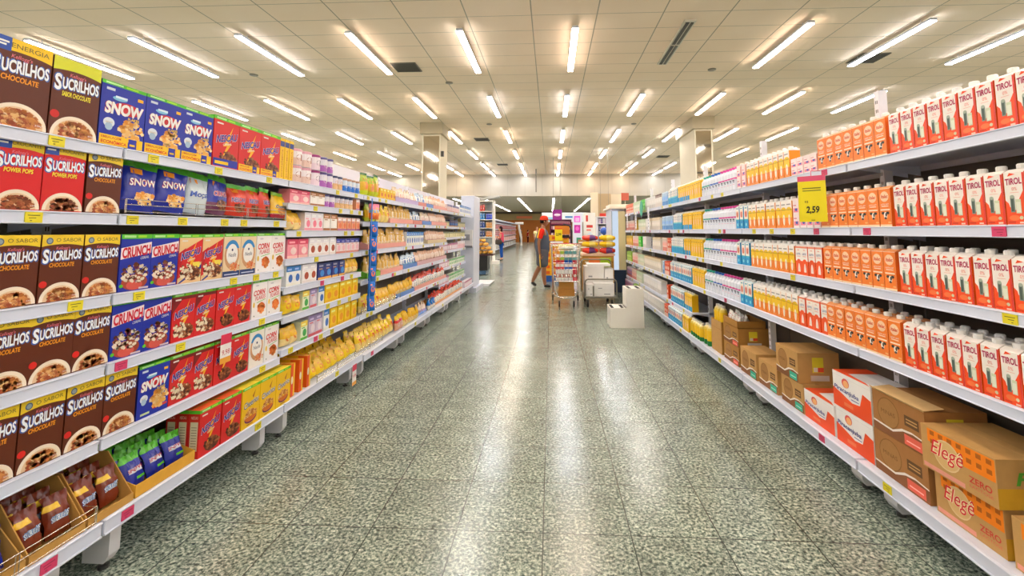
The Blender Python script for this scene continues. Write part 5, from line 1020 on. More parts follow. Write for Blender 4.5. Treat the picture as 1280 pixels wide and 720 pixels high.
# cart, trolley, crates, displays in the aisle
def tagged_box(name, x0, x1, y0, y1, z0, z1, col, label, cat='box', m='card', art=None, group=None, cols={}):
    g = G(); w_ = x1-x0; d_ = y1-y0; h_ = z1-z0; g.box(-w_/2, w_/2, 0, d_, 0, h_, col, cols=cols)
    if art: art(g, canv(w_, h_, d_), w_, h_, d_)
    o = g.obj(name, M[m], loc=((x0+x1)/2, y0, z0), label=label, cat=cat, group=group); return o
cx, cy = .27, 8.65
r = link('shopping_cart', None, loc=(cx, cy, 0), label='chrome wire shopping cart full of red, blue and white packs', cat='shopping cart')
g = G(); c_ = (.8, .78, .74)
def hw(z, y): return (.215+(z-.45)*.07)+y*.03
for z in (.45, .56, .67, .78, .89, 1.0, 1.09):
    y1 = .75+(z-.45)*.2; y0 = -(z-.45)*.06; rr_ = .0085 if z in (.45, 1.09) else .0042
    g.tube([(-hw(z, 0), y0, z), (hw(z, 0), y0, z), (hw(z, y1), y1, z), (-hw(z, y1), y1, z)], rr_, c_, 6, closed=True)
for i in range(8):
    t = -1+2*i/7; g.tube([(t*hw(.45, 0), 0, .45), (t*hw(1.09, 0), -.038, 1.09)], .0036, c_, 5); g.tube([(t*hw(.45, .75), .75, .45), (t*hw(1.09, .88), .88, 1.09)], .0036, c_, 5); g.tube([(t*hw(.45, 0), 0, .45), (t*hw(.45, .75), .75, .45)], .0036, c_, 5)
for i in range(9):
    y = i/8*.75
    for s_ in (-1, 1): g.tube([(s_*hw(.45, y), y, .45), (s_*hw(1.09, y*1.12), y*1.12-.03, 1.09)], .0036, c_, 5)
g.obj('basket', M['chrome'], r)
g = G()
for s_ in (-1, 1):
    g.tube([(s_*.22, .02, .46), (s_*.20, .0, .30), (s_*.16, -.01, .19), (s_*.10, -.01, .165), (0, -.01, .16)], .013, c_, 7)
    g.tube([(s_*.12, 0, .165), (s_*.20, .35, .15), (s_*.245, .8, .15), (s_*.25, .86, .6), (s_*.26, .95, 1.08)], .013, c_, 7)
g.tube([(-.2, .35, .16), (.2, .35, .16)], .01, c_, 6); g.tube([(-.26, .8, .155), (.26, .8, .155)], .01, c_, 6)
g.obj('frame', M['chrome'], r)
g = G(); g.tube([(-.28, .96, 1.09), (.28, .96, 1.09)], .018, H('c8342c'), 8); g.obj('handle', M['plastic'], r)
for (x, y) in ((-.13, .0), (.13, .0), (-.245, .8), (.245, .8)):
    g = G(); g.tube([(x-.012, y, .055), (x+.012, y, .055)], .055, H('2a2826'), 12); wh = g.obj('wheel', M['rubber'], r)
    g = G(); g.box(x-.022, x-.016, y-.02, y+.02, .05, .16, H('888888')); g.box(x+.016, x+.022, y-.02, y+.02, .05, .16, H('888888')); g.box(x-.022, x+.022, y-.02, y+.02, .16, .168, H('888888')); g.obj('caster_fork', M['greymetal'], r)
def artlab(c):
    def a(g, C, w, h, d): g.rect(C['F'], -w*.5, w*.5, h*.3, h*.62, c, 1); g.ell(C['F'], 0, h*.46, w*.28, h*.14, WHITE, 1.6, n=10)
    return a
k = 0
for zi, (z, hh, cs) in enumerate(((.462, .19, ['f2efe8', 'f2efe8', 'f0ece8', 'f2efe8', 'e8485c']), (.655, .17, ['e0383c', 'e0484c', '1c58b8', '1c58b8', 'd84450']), (.83, .17, ['e89838', 'a8c848', '58989c', '589498', '6ca4a0']))):
    for i, cc in enumerate(cs):
        x = cx-.19+i*.078+zi*0; tagged_box('milk_pack', x-.002, x+.070, cy+.03, cy+.22, z, z+hh, H(cc), '%s pack in the shopping cart, %s from left in layer %s' % ({'f': 'white', 'e': 'reddish', '1': 'blue', 'd': 'red', 'a': 'lime', '5': 'teal', '6': 'pale teal'}[cc[0]], ORD[i], ('one', 'two', 'three')[zi]), 'pack', 'card', artlab(H('b8503c') if zi == 0 else H('f4dcd0')), 'packs in the shopping cart')
for i in range(2): tagged_box('goods_carton', cx-.18, cx+.18, cy+.3, cy+.7, .462+.20*i, .655+.20*i, H('c89850'), 'tan carton at the back of the cart, %s' % ('below', 'above')[i], 'box', 'kraft')
tagged_box('goods_carton', cx-.14, cx+.15, cy+.1, cy+.5, .178, .30, H('bc8440'), 'brown carton on the lower rack of the cart, under another', 'box', 'kraft')
tagged_box('goods_carton', cx-.13, cx+.14, cy+.12, cy+.5, .302, .43, H('c89048'), 'brown carton on the lower rack of the cart, upper one', 'box', 'kraft')
bag('bcart', 'white and yellow sack on top of the cart goods', 'sacks', .3, .14, .10, cf((.6, H('f4f0e4')), (1, H('f4e468'))), None, 81, 'food_packet', 'packet', 8, 8)
o = put('bcart', 1, cx, cy+.12, 1.002, 'white and yellow sack lying on top of the cart goods', None); o.rotation_euler = (0, 0, 0); o.scale = (1, 1, .7)
# flat trolley
tx, ty = .875, 8.58
r = link('platform_trolley', None, loc=(tx, ty, 0), label='grey platform trolley with hoop rails carrying white cartons', cat='trolley')
g = G(); g.box(-.29, .29, 0, .85, .165, .195, H('9a988c')); o = g.obj('deck', M['greymetal'], r)
def hoop(y, z0, z1, hwid, rr_=.014):
    g = G(); P = [(-hwid, y, z0), (-hwid, y, z1-.07)] + [(-hwid+.07-.07*cos(t), y, z1-.07+.07*sin(t)) for t in (.5, 1.0, 1.4)] + [(hwid-.07+.07*cos(t), y, z1-.07+.07*sin(t)) for t in (1.4, 1.0, .5)] + [(hwid, y, z1-.07), (hwid, y, z0)]
    g.tube(P, rr_, H('86827a'), 8); g.tube([(-hwid, y, z0+.02), (hwid, y, z0+.02)], rr_, H('86827a'), 8); return g
hoop(-.0, .17, .50, .28).obj('hoop_rail', M['greymetal'], r); g = hoop(.88, .17, .80, .29); g.obj('push_handle', M['greymetal'], r)
g = G(); g.tube([(-.13, -.0, .18), (-.13, -.0, .38)], .014, H('86827a'), 6); g.obj('hoop_strut', M['greymetal'], r)
for (x, y) in ((-.23, .07), (.20, .07), (-.23, .75), (.2, .75)):
    g = G(); g.tube([(x-.018, y, .065), (x+.018, y, .065)], .065, H('262422'), 14); g.obj('wheel', M['rubber'], r)
    g = G(); g.box(x-.03, x-.024, y-.03, y+.03, .05, .16, H('70706c')); g.box(x+.024, x+.03, y-.03, y+.03, .05, .16, H('70706c')); g.obj('caster_fork', M['greymetal'], r)
WB = H('efeeea')
def wart(g, C, w, h, d): g.rect(C['F'], w*.0, w*.3, h*.14, h*.2, H('8c8c90'), 1); g.rect(C['F'], -w*.5, w*.5, h*.50, h*.51, H('d0ceca'), 1); g.rect(C['F'], -w*.3, -w*.1, h*.6, h*.66, H('a0a0a4'), 1)
tagged_box('white_carton', tx-.115, tx+.24, ty+.03, ty+.33, .197, .42, WB, 'low white carton at the front of the trolley, right', 'box', art=wart)
tagged_box('white_carton', tx-.25, tx-.125, ty+.03, ty+.33, .197, .40, WB, 'narrow white carton at the front of the trolley, left', 'box', art=wart)
tagged_box('white_carton', tx-.26, tx+.10, ty+.36, ty+.80, .197, .70, WB, 'large white carton standing at the back of the trolley', 'box', art=wart)
tagged_box('white_carton', tx+.11, tx+.27, ty+.36, ty+.80, .197, .66, WB, 'slim white carton right of the large one on the trolley', 'box', art=wart)
o = tagged_box('foam_sheet', tx-.2, tx+.22, ty+.35, ty+.8, .702, .74, H('f8f8f6'), 'white foam slab lying on the trolley cartons', 'foam')
# crate display with bags
r = link('display_crate', None, loc=(.98, 10.3, 0), label='large wooden crate stand behind the trolley, piled with bags', cat='crate')
g = G()
for z0 in (.02, .16, .30, .44, .58, .72):
    g.box(-.32, .32, -.30, -.28, z0, z0+.12, H('c89848')); g.box(-.32, -.30, -.28, .3, z0, z0+.12, H('b88840')); g.box(.30, .32, -.28, .3, z0, z0+.12, H('b88840'))
for x in (-.3, .3): g.box(x-.02, x+.02, -.28, -.24, 0, .84, H('a87838'))
g.obj('slatted_box', M['kraft'], r)
g = G(); g.box(-.34, .34, -.32, .32, .84, .88, H('f0c8a8')); g.obj('top_board', M['kraft'], r)
g = G(); g.box(-.2, .02, -.315, -.301, .50, .80, H('ec7c34')); g.obj('orange_poster', M['card'], r); g = G(); g.box(.04, .26, -.315, -.301, .50, .80, H('a4cc1c')); g.obj('lime_poster', M['card'], r)
def sack(col, c2):
    g = G(); k = len(g.v); nx, ny = 14, 8
    g.ball((0, 0, .065), (.17, .13, .065), col, 18, 10); v = []
    for p in g.v: v.append((max(-.165, min(.165, p[0]*1.15)), p[1]*1.1, p[2]+.004*sin(p[0]*40)))
    g.v = v; g.c = [c2 if abs(g.v[f[0]][0]-.02) < .06 else col for f in g.f]; return g.mesh('sack', M['film'], True)
sR = sack(H('e03424'), H('6c3c7c')); sY = sack(H('f6d01c'), H('f8e870')); k = 0
for lay in range(3):
    for c in range(2):
        s_ = (sR if (lay+c) % 2 == (1 if c else 0) else sY) if lay < 2 else (sR if c == 0 else sY)
        link('rice_bag', s_, loc=(.82+c*.36, 10.12, .882+lay*.1315), rz=.05*(lay-c), label='%s bag lying on the crate stand, %s column, layer %s' % ('red and yellow' if s_ is sR else 'yellow', ('left', 'right')[c], ('one', 'two', 'three')[lay]), cat='bag', group='bags piled on the crate stand')
# orange stack with yellow price sign
r = link('promotional_stack', None, loc=(.22, 12.9, 0), label='tall orange product stack behind the cart, blue base', cat='display')
g = G(); g.box(-.42, .28, 0, .6, 0, .16, H('2458a8')); g.obj('base', M['card'], r)
g = G()
for i in range(7): g.box(-.40, .26, .02, .58, .165+i*.155, .315+i*.155, H('f0a81c'), cols=dict(f=H('f2b020')))
for i in range(7):
    for j in range(4): g.rect(lambda u, v, l=1: (u, .02-l*.0005, v), -.36+.16*j, -.26+.16*j, .20+i*.155, .28+i*.155, H('e4641c'), 1)
g.obj('stacked_trays', M['card'], r)
g = G(); g.box(-.12, .28, .02, .5, 1.26, 1.50, H('e08828')); g.box(.0, .27, -.0, .019, 1.17, 1.25, H('221c18')); g.obj('upper_case', M['card'], r)
g = G(); g.box(-.12, .08, -.06, -.05, 1.1, 1.44, H('f4dc14')); F = lambda u, v, l=1: (u-.02, -.06-l*.0006, v); g.text(F, '2,99', -.07, .07, 1.22, 1.30, H('2c2810'), 1, .03); g.rect(F, -.1, .1, 1.40, 1.44, H('e8642c'), 1); g.obj('price_placard', M['card'], r)
g = G(); g.tube([(.32, 0, .9), (.34, 0, 1.35), (.28, 0, 1.5), (.1, 0, 1.55)], .02, H('28283c'), 8); g.obj('black_arch', M['plastic'], r)
g = G(); g.box(-.15, .15, -.12, .10, 0, .035, H('f0ece8')); g.box(-.13, .13, -.10, .08, -.035, 0, H('6c1c2c')); tb = g.obj('paper_tray', M['card'], loc=(.14, 11.45, 1.10), label='white and maroon tray held in the worker\'s hand', cat='tray')

# step stool
r = link('step_stool', None, loc=(1.055, 6.80, 0), label='white two step stool box on the aisle floor', cat='step stool')
SW = H('efece2'); g = G()
g.prism([(-.235, 0), (.235, 0), (.235, .55), (-.005, .55), (-.005, .28), (-.235, .28)], 'y', .0, .015, SW); g.prism([(-.235, 0), (.235, 0), (.235, .55), (-.005, .55), (-.005, .28), (-.235, .28)], 'y', .365, .38, SW)
g.box(.222, .235, .0151, .3649, 0, .55, SW); g.box(-.235, -.222, .0151, .3649, 0, .28, SW); g.box(-.005, .008, .0151, .3649, .28, .55, SW)
st = g.obj('side_panels', M['plastic'], r); bevel(st, .006, 2)
g = G(); g.box(-.22, -.02, .016, .364, .255, .272, H('fbfaf4')); o = g.obj('lower_tread', M['plastic'], r); g = G(); g.box(.01, .22, .016, .364, .525, .543, H('fbfaf4')); g.obj('upper_tread', M['plastic'], r)
g = G()
for x0 in (-.215, -.075, .03, .155): zt = .2725 if x0 < 0 else .5435; g.box(x0, x0+.04, .03, .35, zt, zt+.002, H('6c6054'))
g.obj('grip_strip', M['rubber'], r)

# far right displays
rack('purple_display', -.05, 1.15, 27.5, 28.4, [.3, .7, 1.05, 1.45, 1.75], 1.98, H('6c1c44'), 'maroon shelf display of small packs under the purple sign', 'shelving', H('7c2850'))
goods(0, 1.1, 27.55, [.7, 1.05, 1.45, 1.75], [[H('a83c68'), H('e8b4bc'), H('702048')], [H('f0c8c8'), H('8c3050')], [H('b8547c'), H('f4dcd8'), H('5c1838')], [H('a02c50')]], .19, .085, 'small maroon or pink pack in the purple display', 'packs in the purple display')
r = link('hanging_sign', None, loc=(.33, 25.5, 1.96), label='square purple hanging sign with white oval lettering', cat='sign')
g = G(); g.box(-.25, .25, 0, .04, 0, .55, H('8c1c84')); F = lambda u, v, l=1: (u, -.002*l, v); g.ell(F, 0, .27, .18, .08, H('d8a8d4'), 1); g.rect(F, -.14, .14, .25, .30, H('f4e8f4'), 2); g.obj('sign_board', M['card'], r)
g = G(); 
for x in (-.2, .2): g.tube([(x, .02, .55), (x, .02, 3.38)], .012, H('b0a8a0'), 5)
g.obj('suspension_cable', M['greymetal'], r)
r = link('lit_fascia', None, loc=(1.0, 30.5, 0), label='long pale blue and white lit fascia above the far counters', cat='sign')
g = G(); g.box(-1.6, 1.25, 0, .3, 1.95, 2.55, H('e4eef4')); g.rect(lambda u, v, l=1: (u, -.003*l, v), -1.2, -.4, 2.0, 2.25, H('8cd0e8'), 1); g.rect(lambda u, v, l=1: (u, -.003*l, v), -.1, .5, 2.2, 2.32, H('4c8cd0'), 1); g.obj('fascia_board', emis('pale_lit_fascia', H('dfeaf2'), 1.0) if False else M['card'], r)
for x in (-1.5, 1.1): g = G(); g.box(x-.05, x+.05, .05, .2, 0, 1.95, H('d8d8d4')); g.obj('post', M['plastic'], r)
r = link('pink_poster_panel', None, loc=(1.45, 26.5, 0), label='white panel with two magenta posters, far right of the aisle', cat='poster')
g = G(); g.box(-.25, .28, 0, .05, .3, 2.4, H('e2e6f4')); F = lambda u, v, l=1: (u, -.002*l, v); g.rect(F, -.17, .17, 1.85, 2.2, H('f068e0'), 1); g.rect(F, -.1, .12, 1.9, 2.1, H('f4c0f0'), 2); g.rect(F, -.17, .17, 1.25, 1.7, H('d030a8'), 1); g.ell(F, 0, 1.5, .1, .12, H('f06cd4'), 2); g.rect(F, -.05, .2, .5, 1.0, H('3c9070'), 1); g.obj('panel_face', M['card'], r)
g = G(); g.box(-.2, .28, 0, .05, 0, .3, H('c8c8c8')); g.obj('panel_foot', M['plastic'], r)
r = link('red_white_banner', None, loc=(2.15, 27.0, 0), label='white banner with red characters, left of the beige pillar', cat='sign')
g = G(); g.box(-.3, .35, 0, .05, .1, 2.4, H('f2ece4')); F = lambda u, v, l=1: (u, -.002*l, v); g.rect(F, -.18, -.06, 1.9, 2.25, H('d83c34'), 1); g.rect(F, -.15, .2, 1.55, 1.7, H('e04840'), 1); g.rect(F, -.15, .1, 1.38, 1.46, H('f07060'), 1); g.ell(F, .05, .9, .2, .4, H('dfe8f4'), 1); g.obj('banner_face', M['card'], r)
g = G(); g.box(-.3, .35, -.1, .15, 0, .1, H('c0b8b0')); g.obj('banner_foot', M['plastic'], r)
for i, (x, y, w_) in enumerate(((2.75, 30.0, .22), (3.35, 31, .55), (4.3, 31.5, .35))):
    tagged_box('beige_pillar', x-w_, x+w_, y, y+.5, 0, 3.798, H('b8a07c') if i == 1 else H('e0d0b4'), ('slim cream pillar beside the red and white banner', 'wide tan pillar in the far background', 'pale pillar behind the red hanging sign')[i], 'pillar', 'paint')
r = tagged_box('red_sign', 2.45, 2.95, 24.0, 24.04, 2.0, 2.25, H('e03c30'), 'small bright red sign over the far right cooler', 'sign'); r['category'] = 'sign'
g = G(); g.tube([(-.2, .02, .25), (-.2, .02, 1.75)], .01, H('b0a8a0'), 5); g.tube([(.2, .02, .25), (.2, .02, 1.75), (.2, .02, 3.3)], .01, H('b0a8a0'), 5); g.tube([(-.2, .02, 1.7), (-.2, .02, 3.3)], .01, H('b0a8a0'), 5); g.obj('suspension_cable', M['greymetal'], r)
rack('blue_goods_rack', 1.95, 3.0, 20.0, 20.7, [.35, .75, 1.05, 1.35, 1.68], 1.92, H('e8e8f0'), 'white rack of blue and pink bottles beside the cooler', 'shelving', H('d8dcec'))
goods(2.0, 2.95, 20.05, [.35, .75, 1.05, 1.35, 1.68], [[H('3c5cb0'), H('e8d8e4'), H('6c9cd8')], [H('2c4ca4'), H('f0c8d0')], [H('90b8e0'), H('f4f0f0'), H('4468b8')], [H('3c4890'), H('f4dce0'), H('e8e8f0')], [H('d8c0dc'), H('5c3c98'), H('f0e8f0')]], .21, .075, 'small blue or pink bottle pack in the white rack', 'packs in the blue goods rack')
tagged_box('kraft_bin', 1.55, 2.25, 17.5, 18.1, 0, .98, H('b48c58'), 'open kraft pallet bin in the far aisle, right', 'bin', 'kraft')
tagged_box('slatted_stand', .95, 1.3, 16.5, 17.0, 0, 1.05, H('a47848'), 'narrow slatted wooden stand in the far aisle', 'stand', 'kraft', lambda g, C, w, h, d: [g.rect(C['F'], -w*.5, w*.5, h*(.1+.16*i), h*(.14+.16*i), H('e8dcc8'), 1) for i in range(6)])
g = G(); g.tube([(0, 0, .0), (0, 0, 1.25)], .03, H('48485c'), 8); g.ball((0, 0, 1.36), .13, H('2c5cc0')); g.lathe([(.2, 0), (.2, .03)], n=16, col=H('48485c')); g.obj('floor_stand', M['plastic'], loc=(1.85, 16.8, 0), label='thin floor stand topped with a blue ball shape', cat='stand')

# ------------------------------------------------------------------ people
def skinmesh(name, chains, material, parent=None, col=None, sub=2, **kw):
    """chains: list of [(co, r), ...]; points given twice at the same place are shared"""
    V = []; E = []; RR = []; idx = {}
    for ch in chains:
        prev = None
        for co, rad in ch:
            k = tuple(round(c, 4) for c in co)
            if k not in idx: idx[k] = len(V); V.append(k); RR.append(rad)
            i = idx[k]
            if prev is not None and prev != i: E.append((prev, i))
            prev = i
    me = bpy.data.meshes.new(name); me.from_pydata(V, E, []); o = bpy.data.objects.new(name, me); COL.objects.link(o)
    sk = o.modifiers.new('skin', 'SKIN'); sk.use_smooth_shade = True
    for i, s_ in enumerate(me.skin_vertices[0].data): q = RR[i]; s_.radius = q if isinstance(q, tuple) else (q, q); s_.use_root = (i == 0)
    sb = o.modifiers.new('sub', 'SUBSURF'); sb.levels = sub; sb.render_levels = sub
    dg = bpy.context.evaluated_depsgraph_get(); m2 = bpy.data.meshes.new_from_object(o.evaluated_get(dg)); bpy.data.objects.remove(o)
    m2.materials.clear(); m2.materials.append(material)
    a = m2.color_attributes.new('Col', 'FLOAT_COLOR', 'CORNER'); a.data.foreach_set('color', list((*(col or WHITE), 1.0))*len(m2.loops))
    for p in m2.polygons: p.use_smooth = True
    m2.name = name
    return link(name, m2, parent, **kw)
def hand(ch, wrist, d, side, curl, rr=.0085):
    """palm and five fingers; d = pointing direction, side = thumb side"""
    d = Vector(d).normalized(); s_ = Vector(side).normalized(); n = d.cross(s_); w0 = Vector(wrist); pc = w0 + d*.045
    ch.append([(tuple(w0), .020), (tuple(pc), .024), (tuple(w0+d*.08), .022)])
    for i, (o, L) in enumerate(((.027, .062), (.010, .072), (-.009, .068), (-.027, .052))):
        b = w0+d*.082+s_*o; c1 = b+(d*cos(curl)+n*sin(curl))*L*.5; c2 = c1+(d*cos(curl*2.2)+n*sin(curl*2.2))*L*.5
        ch.append([(tuple(w0+d*.08), .022), (tuple(b), rr), (tuple(c1), rr*.95), (tuple(c2), rr*.8)])
    t = w0+d*.03+s_*.032; ch.append([(tuple(pc), .024), (tuple(t), .011), (tuple(t+(d*.7+s_*.6)*.035), .010), (tuple(t+(d*.95+s_*.35+n*.3)*.062), .008)])
def headparts(r, c, yaw, skin, hair, hairlen=0, sc=1.0, hat=None):
    """detailed head mesh facing +X before the yaw"""
    g = G(); n = 20; m_ = 16; k0 = 0
    for j in range(m_+1):
        a = -pi/2+pi*j/m_
        for i in range(n):
            t = 2*pi*i/n; x = cos(a)*cos(t)*.098; y = cos(a)*sin(t)*.076; z = sin(a)*.122
            if z < -.02: q = (z+.02)/.1; x = x*(1+.38*q) + .016*(-q); y *= (1+.45*q)
            f = max(0, cos(t))**6*cos(a)
            x += f*(.022*math.exp(-((z+.018)/.016)**2)*max(0, 1-(y/.018)**2) - .007*math.exp(-((z-.012)/.013)**2) + .008*math.exp(-((z+.055)/.008)**2) + .010*math.exp(-((z+.095)/.016)**2) + .004*math.exp(-((z-.035)/.012)**2))
            g.v.append((x, y, z))
    for j in range(m_):
        for i in range(n): g.f.append((j*n+i, j*n+(i+1) % n, (j+1)*n+(i+1) % n, (j+1)*n+i)); g.c.append(skin); g.m.append(0)
    for s_ in (-1, 1):
        g.ball((.083, s_*.030, .012), (.012, .013, .008), H('f4f0ea'), 8, 6); g.ball((.093, s_*.030, .012), (.004, .006, .006), H('2a1c14'), 8, 6); g.ball((-.004, s_*.077, -.002), (.02, .009, .032), skin, 8, 6); g.ball((.092, s_*.03, .034), (.008, .018, .004), hair, 8, 4)
    g.ball((.100, 0, -.056), (.008, .022, .006), tuple(q*.7 for q in skin), 8, 6)
    h = g.obj('head', M['skin'], r, True, loc=c, rz=yaw); h.scale = (sc,)*3
    g = G(); g.ball((-.016, 0, .024), (.098, .086, .112), hair, 16, 10)
    g.v = [(v[0] if v[2] > .0 or v[0] < 0 else v[0], v[1], v[2] if v[2] > -.04 or hairlen else -.04) for v in g.v]
    if hairlen: g.lathe([(.05, -hairlen), (.075, -hairlen*.5), (.08, 0)], -.05, 0, 12, hair, sx=.7)
    h2 = g.obj('hair', M['cloth'], r, True, loc=c, rz=yaw); h2.scale = (sc,)*3
    if hat:
        g = G(); g.lathe([(.102, .035), (.104, .06), (.098, .10), (.07, .135), (.02, .148)], -.008, 0, 18, hat, sy=.88)
        g.prism([(.07, -.07), (.13, -.06), (.175, -.03), (.185, 0), (.175, .03), (.13, .06), (.07, .07)], 'z', .042, .052, hat)
        h3 = g.obj('cap', M['cloth'], r, loc=c, rz=yaw); h3.scale = (sc,)*3
SK = H('a06c4c')
r = link('person', None, loc=(-.215, 11.62, 0), label='worker in red cap, grey vest and shorts walking right, holding a tray', cat='person')
# walking towards +X; hips at z .88; far leg forward
hip = (0, 0, .90)
body = []
LT = [((.0, -.085, .88), .085), ((.03, -.095, .66), .08), ((.035, -.095, .48), .064), ((.03, -.095, .30), .064), ((.055, -.095, .09), .040), ((.075, -.095, .045), .034), ((.155, -.095, .028), .03)]
RT = [((.0, .085, .88), .085), ((-.03, .09, .66), .08), ((-.07, .09, .48), .064), ((-.16, .09, .32), .062), ((-.245, .09, .13), .040), ((-.255, .09, .09), .032), ((-.19, .09, .04), .028)]
torso = [(hip, .13), ((0, 0, 1.05), .12), ((.0, 0, 1.22), .135), ((.005, 0, 1.36), .12), ((.01, 0, 1.44), .055), ((.03, 0, 1.52), .05)]
nearArm = [((.005, 0, 1.36), .12), ((-.01, -.17, 1.36), .055), ((-.05, -.21, 1.22), .046), ((-.085, -.215, 1.08), .040), ((-.075, -.215, .93), .034), ((-.06, -.21, .82), .024)]
farArm = [((.005, 0, 1.36), .12), ((.02, .17, 1.36), .055), ((.04, .2, 1.2), .046), ((.09, .18, 1.09), .04), ((.17, .08, 1.09), .034), ((.215, 0.0, 1.095), .024)]
body = [torso, [(hip, .13)]+LT, [(hip, .13)]+RT, nearArm, farArm]
hand(body, (-.06, -.21, .82), (.15, 0, -1), (1, .2, 0), .35); hand(body, (.215, 0.0, 1.095), (.7, -.8, -.05), (.5, .5, .4), .4)
skinmesh('body', body, M['skin'], r, SK)
GRY = H('5a6272')
skinmesh('vest', [[((0, 0, .80), (.19, .165)), ((0, 0, .92), (.19, .165)), ((0, 0, 1.05), (.19, .17)), ((.0, 0, 1.22), (.175, .16)), ((.005, 0, 1.35), (.14, .135)), ((.01, 0, 1.42), .075)]], M['cloth'], r, GRY)
skinmesh('sleeve', [[((.0, -.11, 1.38), .075), ((-.012, -.175, 1.355), .072), ((-.045, -.212, 1.22), .062), ((-.06, -.215, 1.16), .064)]], M['cloth'], r, H('dc2c20'))
skinmesh('sleeve', [[((.01, .11, 1.38), .075), ((.022, .175, 1.355), .070), ((.042, .205, 1.20), .062)]], M['cloth'], r, H('dc2c20'))
skinmesh('sleeve_stripe', [[((-.055, -.165, 1.42), .02), ((-.085, -.21, 1.30), .022), ((-.11, -.235, 1.18), .022)]], M['cloth'], r, H('f4c83c'))
sh = skinmesh('shorts', [[((0, 0, .97), .17), (hip, .175), ((.01, -.09, .76), .145), ((.02, -.095, .60), .13), ((.03, -.095, .47), .125)], [(hip, .175), ((-.02, .09, .76), .14), ((-.04, .09, .60), .125), ((-.05, .09, .47), .12)]], M['cloth'], r, H('5c5c62'))
skinmesh('shorts_piping', [[((-.06, -.225, .80), .014), ((-.055, -.222, .62), .014), ((-.045, -.215, .48), .014)]], M['cloth'], r, H('e8c048'))
def shoe(pts, nm): skinmesh(nm, [pts], M['rubber'], r, H('2c2c30'))
shoe([((.035, -.095, .055), .045), ((.08, -.095, .045), .044), ((.14, -.095, .038), .038), ((.20, -.095, .034), .032)], 'shoe')
shoe([((-.275, .09, .125), .042), ((-.235, .09, .085), .044), ((-.19, .09, .05), .040), ((-.15, .09, .036), .034)], 'shoe')
headparts(r, (.05, 0, 1.585), .05, SK, H('1c1410'), 0, 1.0, H('e0442c'))
tb.location = (.13, 11.37, 1.07)

r = link('person', None, loc=(-2.32, 22.0, 0), label='person in a pink top and blue jeans facing the far left shelves', cat='person')
P2 = H('d89c7c')
body = [[((0, 0, .84), .12), ((0, 0, 1.0), .11), ((0, 0, 1.15), .12), ((-.01, 0, 1.26), .105), ((-.02, 0, 1.33), .045), ((-.03, 0, 1.38), .042)],
        [((0, 0, .84), .12), ((0, -.08, .8), .08), ((0, -.085, .45), .052), ((0.02, -.085, .09), .034), ((-.06, -.085, .03), .03)], [((0, 0, .84), .12), ((0, .08, .8), .08), ((0, .085, .45), .052), ((.04, .085, .09), .034), ((-.04, .085, .03), .03)]]
a1 = [((-.01, 0, 1.26), .105), ((0, -.15, 1.27), .05), ((-.03, -.2, 1.05), .04), ((-.2, -.16, 1.06), .032), ((-.27, -.14, 1.07), .022)]
a2 = [((-.01, 0, 1.26), .105), ((0, .15, 1.27), .05), ((-.04, .2, 1.05), .04), ((-.2, .1, 1.1), .032), ((-.27, .06, 1.1), .022)]
body += [a1, a2]; hand(body, (-.27, -.14, 1.07), (-1, .3, 0), (0, .3, 1), .4); hand(body, (-.27, .06, 1.1), (-1, -.2, 0), (0, -.3, 1), .4)
skinmesh('body', body, M['skin'], r, P2)
skinmesh('top', [[((0, 0, .78), .14), ((0, 0, .95), .13), ((0, 0, 1.15), .135), ((-.01, 0, 1.25), .12)], [((-.01, 0, 1.25), .12), ((0, -.15, 1.26), .065), ((-.01, -.17, 1.18), .058)], [((-.01, 0, 1.25), .12), ((0, .15, 1.26), .065), ((-.01, .17, 1.18), .058)]], M['cloth'], r, H('e0546c'))
skinmesh('jeans', [[((0, 0, .86), .125), ((0, -.08, .76), .095), ((0, -.085, .45), .07), ((0.02, -.085, .12), .055)], [((0, 0, .86), .125), ((0, .08, .76), .095), ((0, .085, .45), .07), ((.04, .085, .12), .055)]], M['cloth'], r, H('1c4c9c'))
headparts(r, (-.04, 0, 1.455), pi, P2, H('30181c'), .2, .95)
for i, yy in enumerate((-.085, .085)): g = G(); g.ball((-.05+.02*i, yy, .03), (.12, .045, .03), H('b47850')); g.obj('shoe', M['rubber'], r, True)
g = G(); g.ball((-.56, -.05, 1.14), (.16, .14, .2), H('ee7c8c')); g.obj('pink_package', M['film'], loc=(-2.32, 22.0, 0), label='round pink package held in both hands by the person in jeans', cat='package')
g = G(); g.ball((0, 0, 0), (.18, .1, .13), H('4c4440')); g.tube([(-.1, 0, .1), (0, 0, .34), (.1, 0, .1)], .012, H('3c3430'), 6); g.obj('handbag', M['cloth'], loc=(-2.42, 21.72, .86), label='dark handbag hanging at the side of the person in pink', cat='bag')

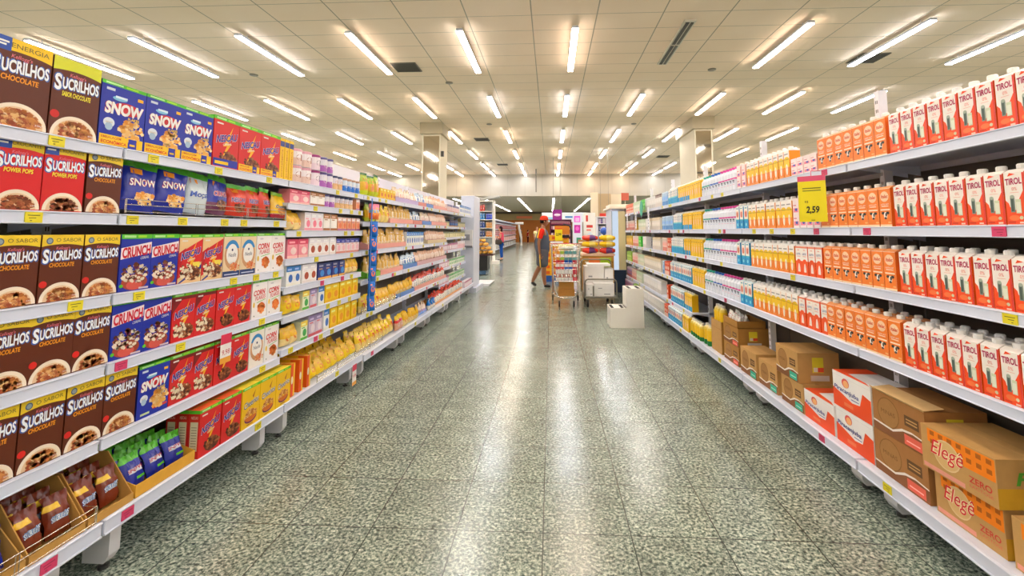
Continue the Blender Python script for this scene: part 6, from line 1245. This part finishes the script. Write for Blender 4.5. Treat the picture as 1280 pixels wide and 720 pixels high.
def far_person(x, y, hgt, top, leg, skin, hair, label, yaw=0):
    r = link('person', None, loc=(x, y, 0), rz=yaw, label=label, cat='person'); s_ = hgt/1.7
    S_ = lambda ch: [[(tuple(q*s_ for q in co), rad*s_) for co, rad in c] for c in ch]
    b = [[((0, 0, .90), .13), ((0, 0, 1.2), .13), ((0, 0, 1.36), .12), ((0, 0, 1.44), .05), ((0, 0, 1.5), .05)], [((0, 0, .90), .13), ((0, -.09, .86), .08), ((0, -.095, .48), .055), ((0, -.095, .08), .035), ((.1, -.095, .03), .03)], [((0, 0, .90), .13), ((0, .09, .86), .08), ((0, .095, .48), .055), ((0, .095, .08), .035), ((.1, .095, .03), .03)]]
    for s2 in (-1, 1): b.append([((0, 0, 1.36), .12), ((0, s2*.17, 1.36), .055), ((.0, s2*.22, 1.1), .042), ((.08, s2*.2, .88), .028)]); hand(b, (.08, s2*.2, .88), (.3, 0, -1), (1, 0, 0), .35)
    skinmesh('body', S_(b), M['skin'], r, skin)
    skinmesh('shirt', S_([[((0, 0, .86), .15), ((0, 0, 1.2), .15), ((0, 0, 1.36), .13)], [((0, 0, 1.36), .13), ((0, -.18, 1.34), .075), ((.0, -.21, 1.18), .06)], [((0, 0, 1.36), .13), ((0, .18, 1.34), .075), ((0, .21, 1.18), .06)]]), M['cloth'], r, top)
    skinmesh('trousers', S_([[((0, 0, .93), .14), ((0, -.09, .82), .1), ((0, -.095, .48), .075), ((0, -.095, .1), .06)], [((0, 0, .93), .14), ((0, .09, .82), .1), ((0, .095, .48), .075), ((0, .095, .1), .06)]]), M['cloth'], r, leg)
    headparts(r, (.02, 0, 1.58*s_), 0, skin, hair, .08, s_)
far_person(-3.3, 51.0, 1.72, H('5c5448'), H('4c463c'), H('b07c60'), H('20181a'), 'person in drab olive clothes standing by the far wall', -.5)
far_person(-2.55, 52.0, 1.5, H('a01c1c'), H('4c1014'), H('b07c60'), H('2c1c18'), 'person in dark red clothes sitting height by the far wall', .4)
far_person(-1.0, 33.0, 1.66, H('f0e8a8'), H('4c4a50'), H('c08c6c'), H('8c5c38'), 'person in a pale yellow top beyond the worker', -1.2)
far_person(-.62, 31.5, 1.72, H('4c2c5c'), H('3c3a40'), H('b07c60'), H('181014'), 'person in a dark purple top beyond the worker', 2.0)
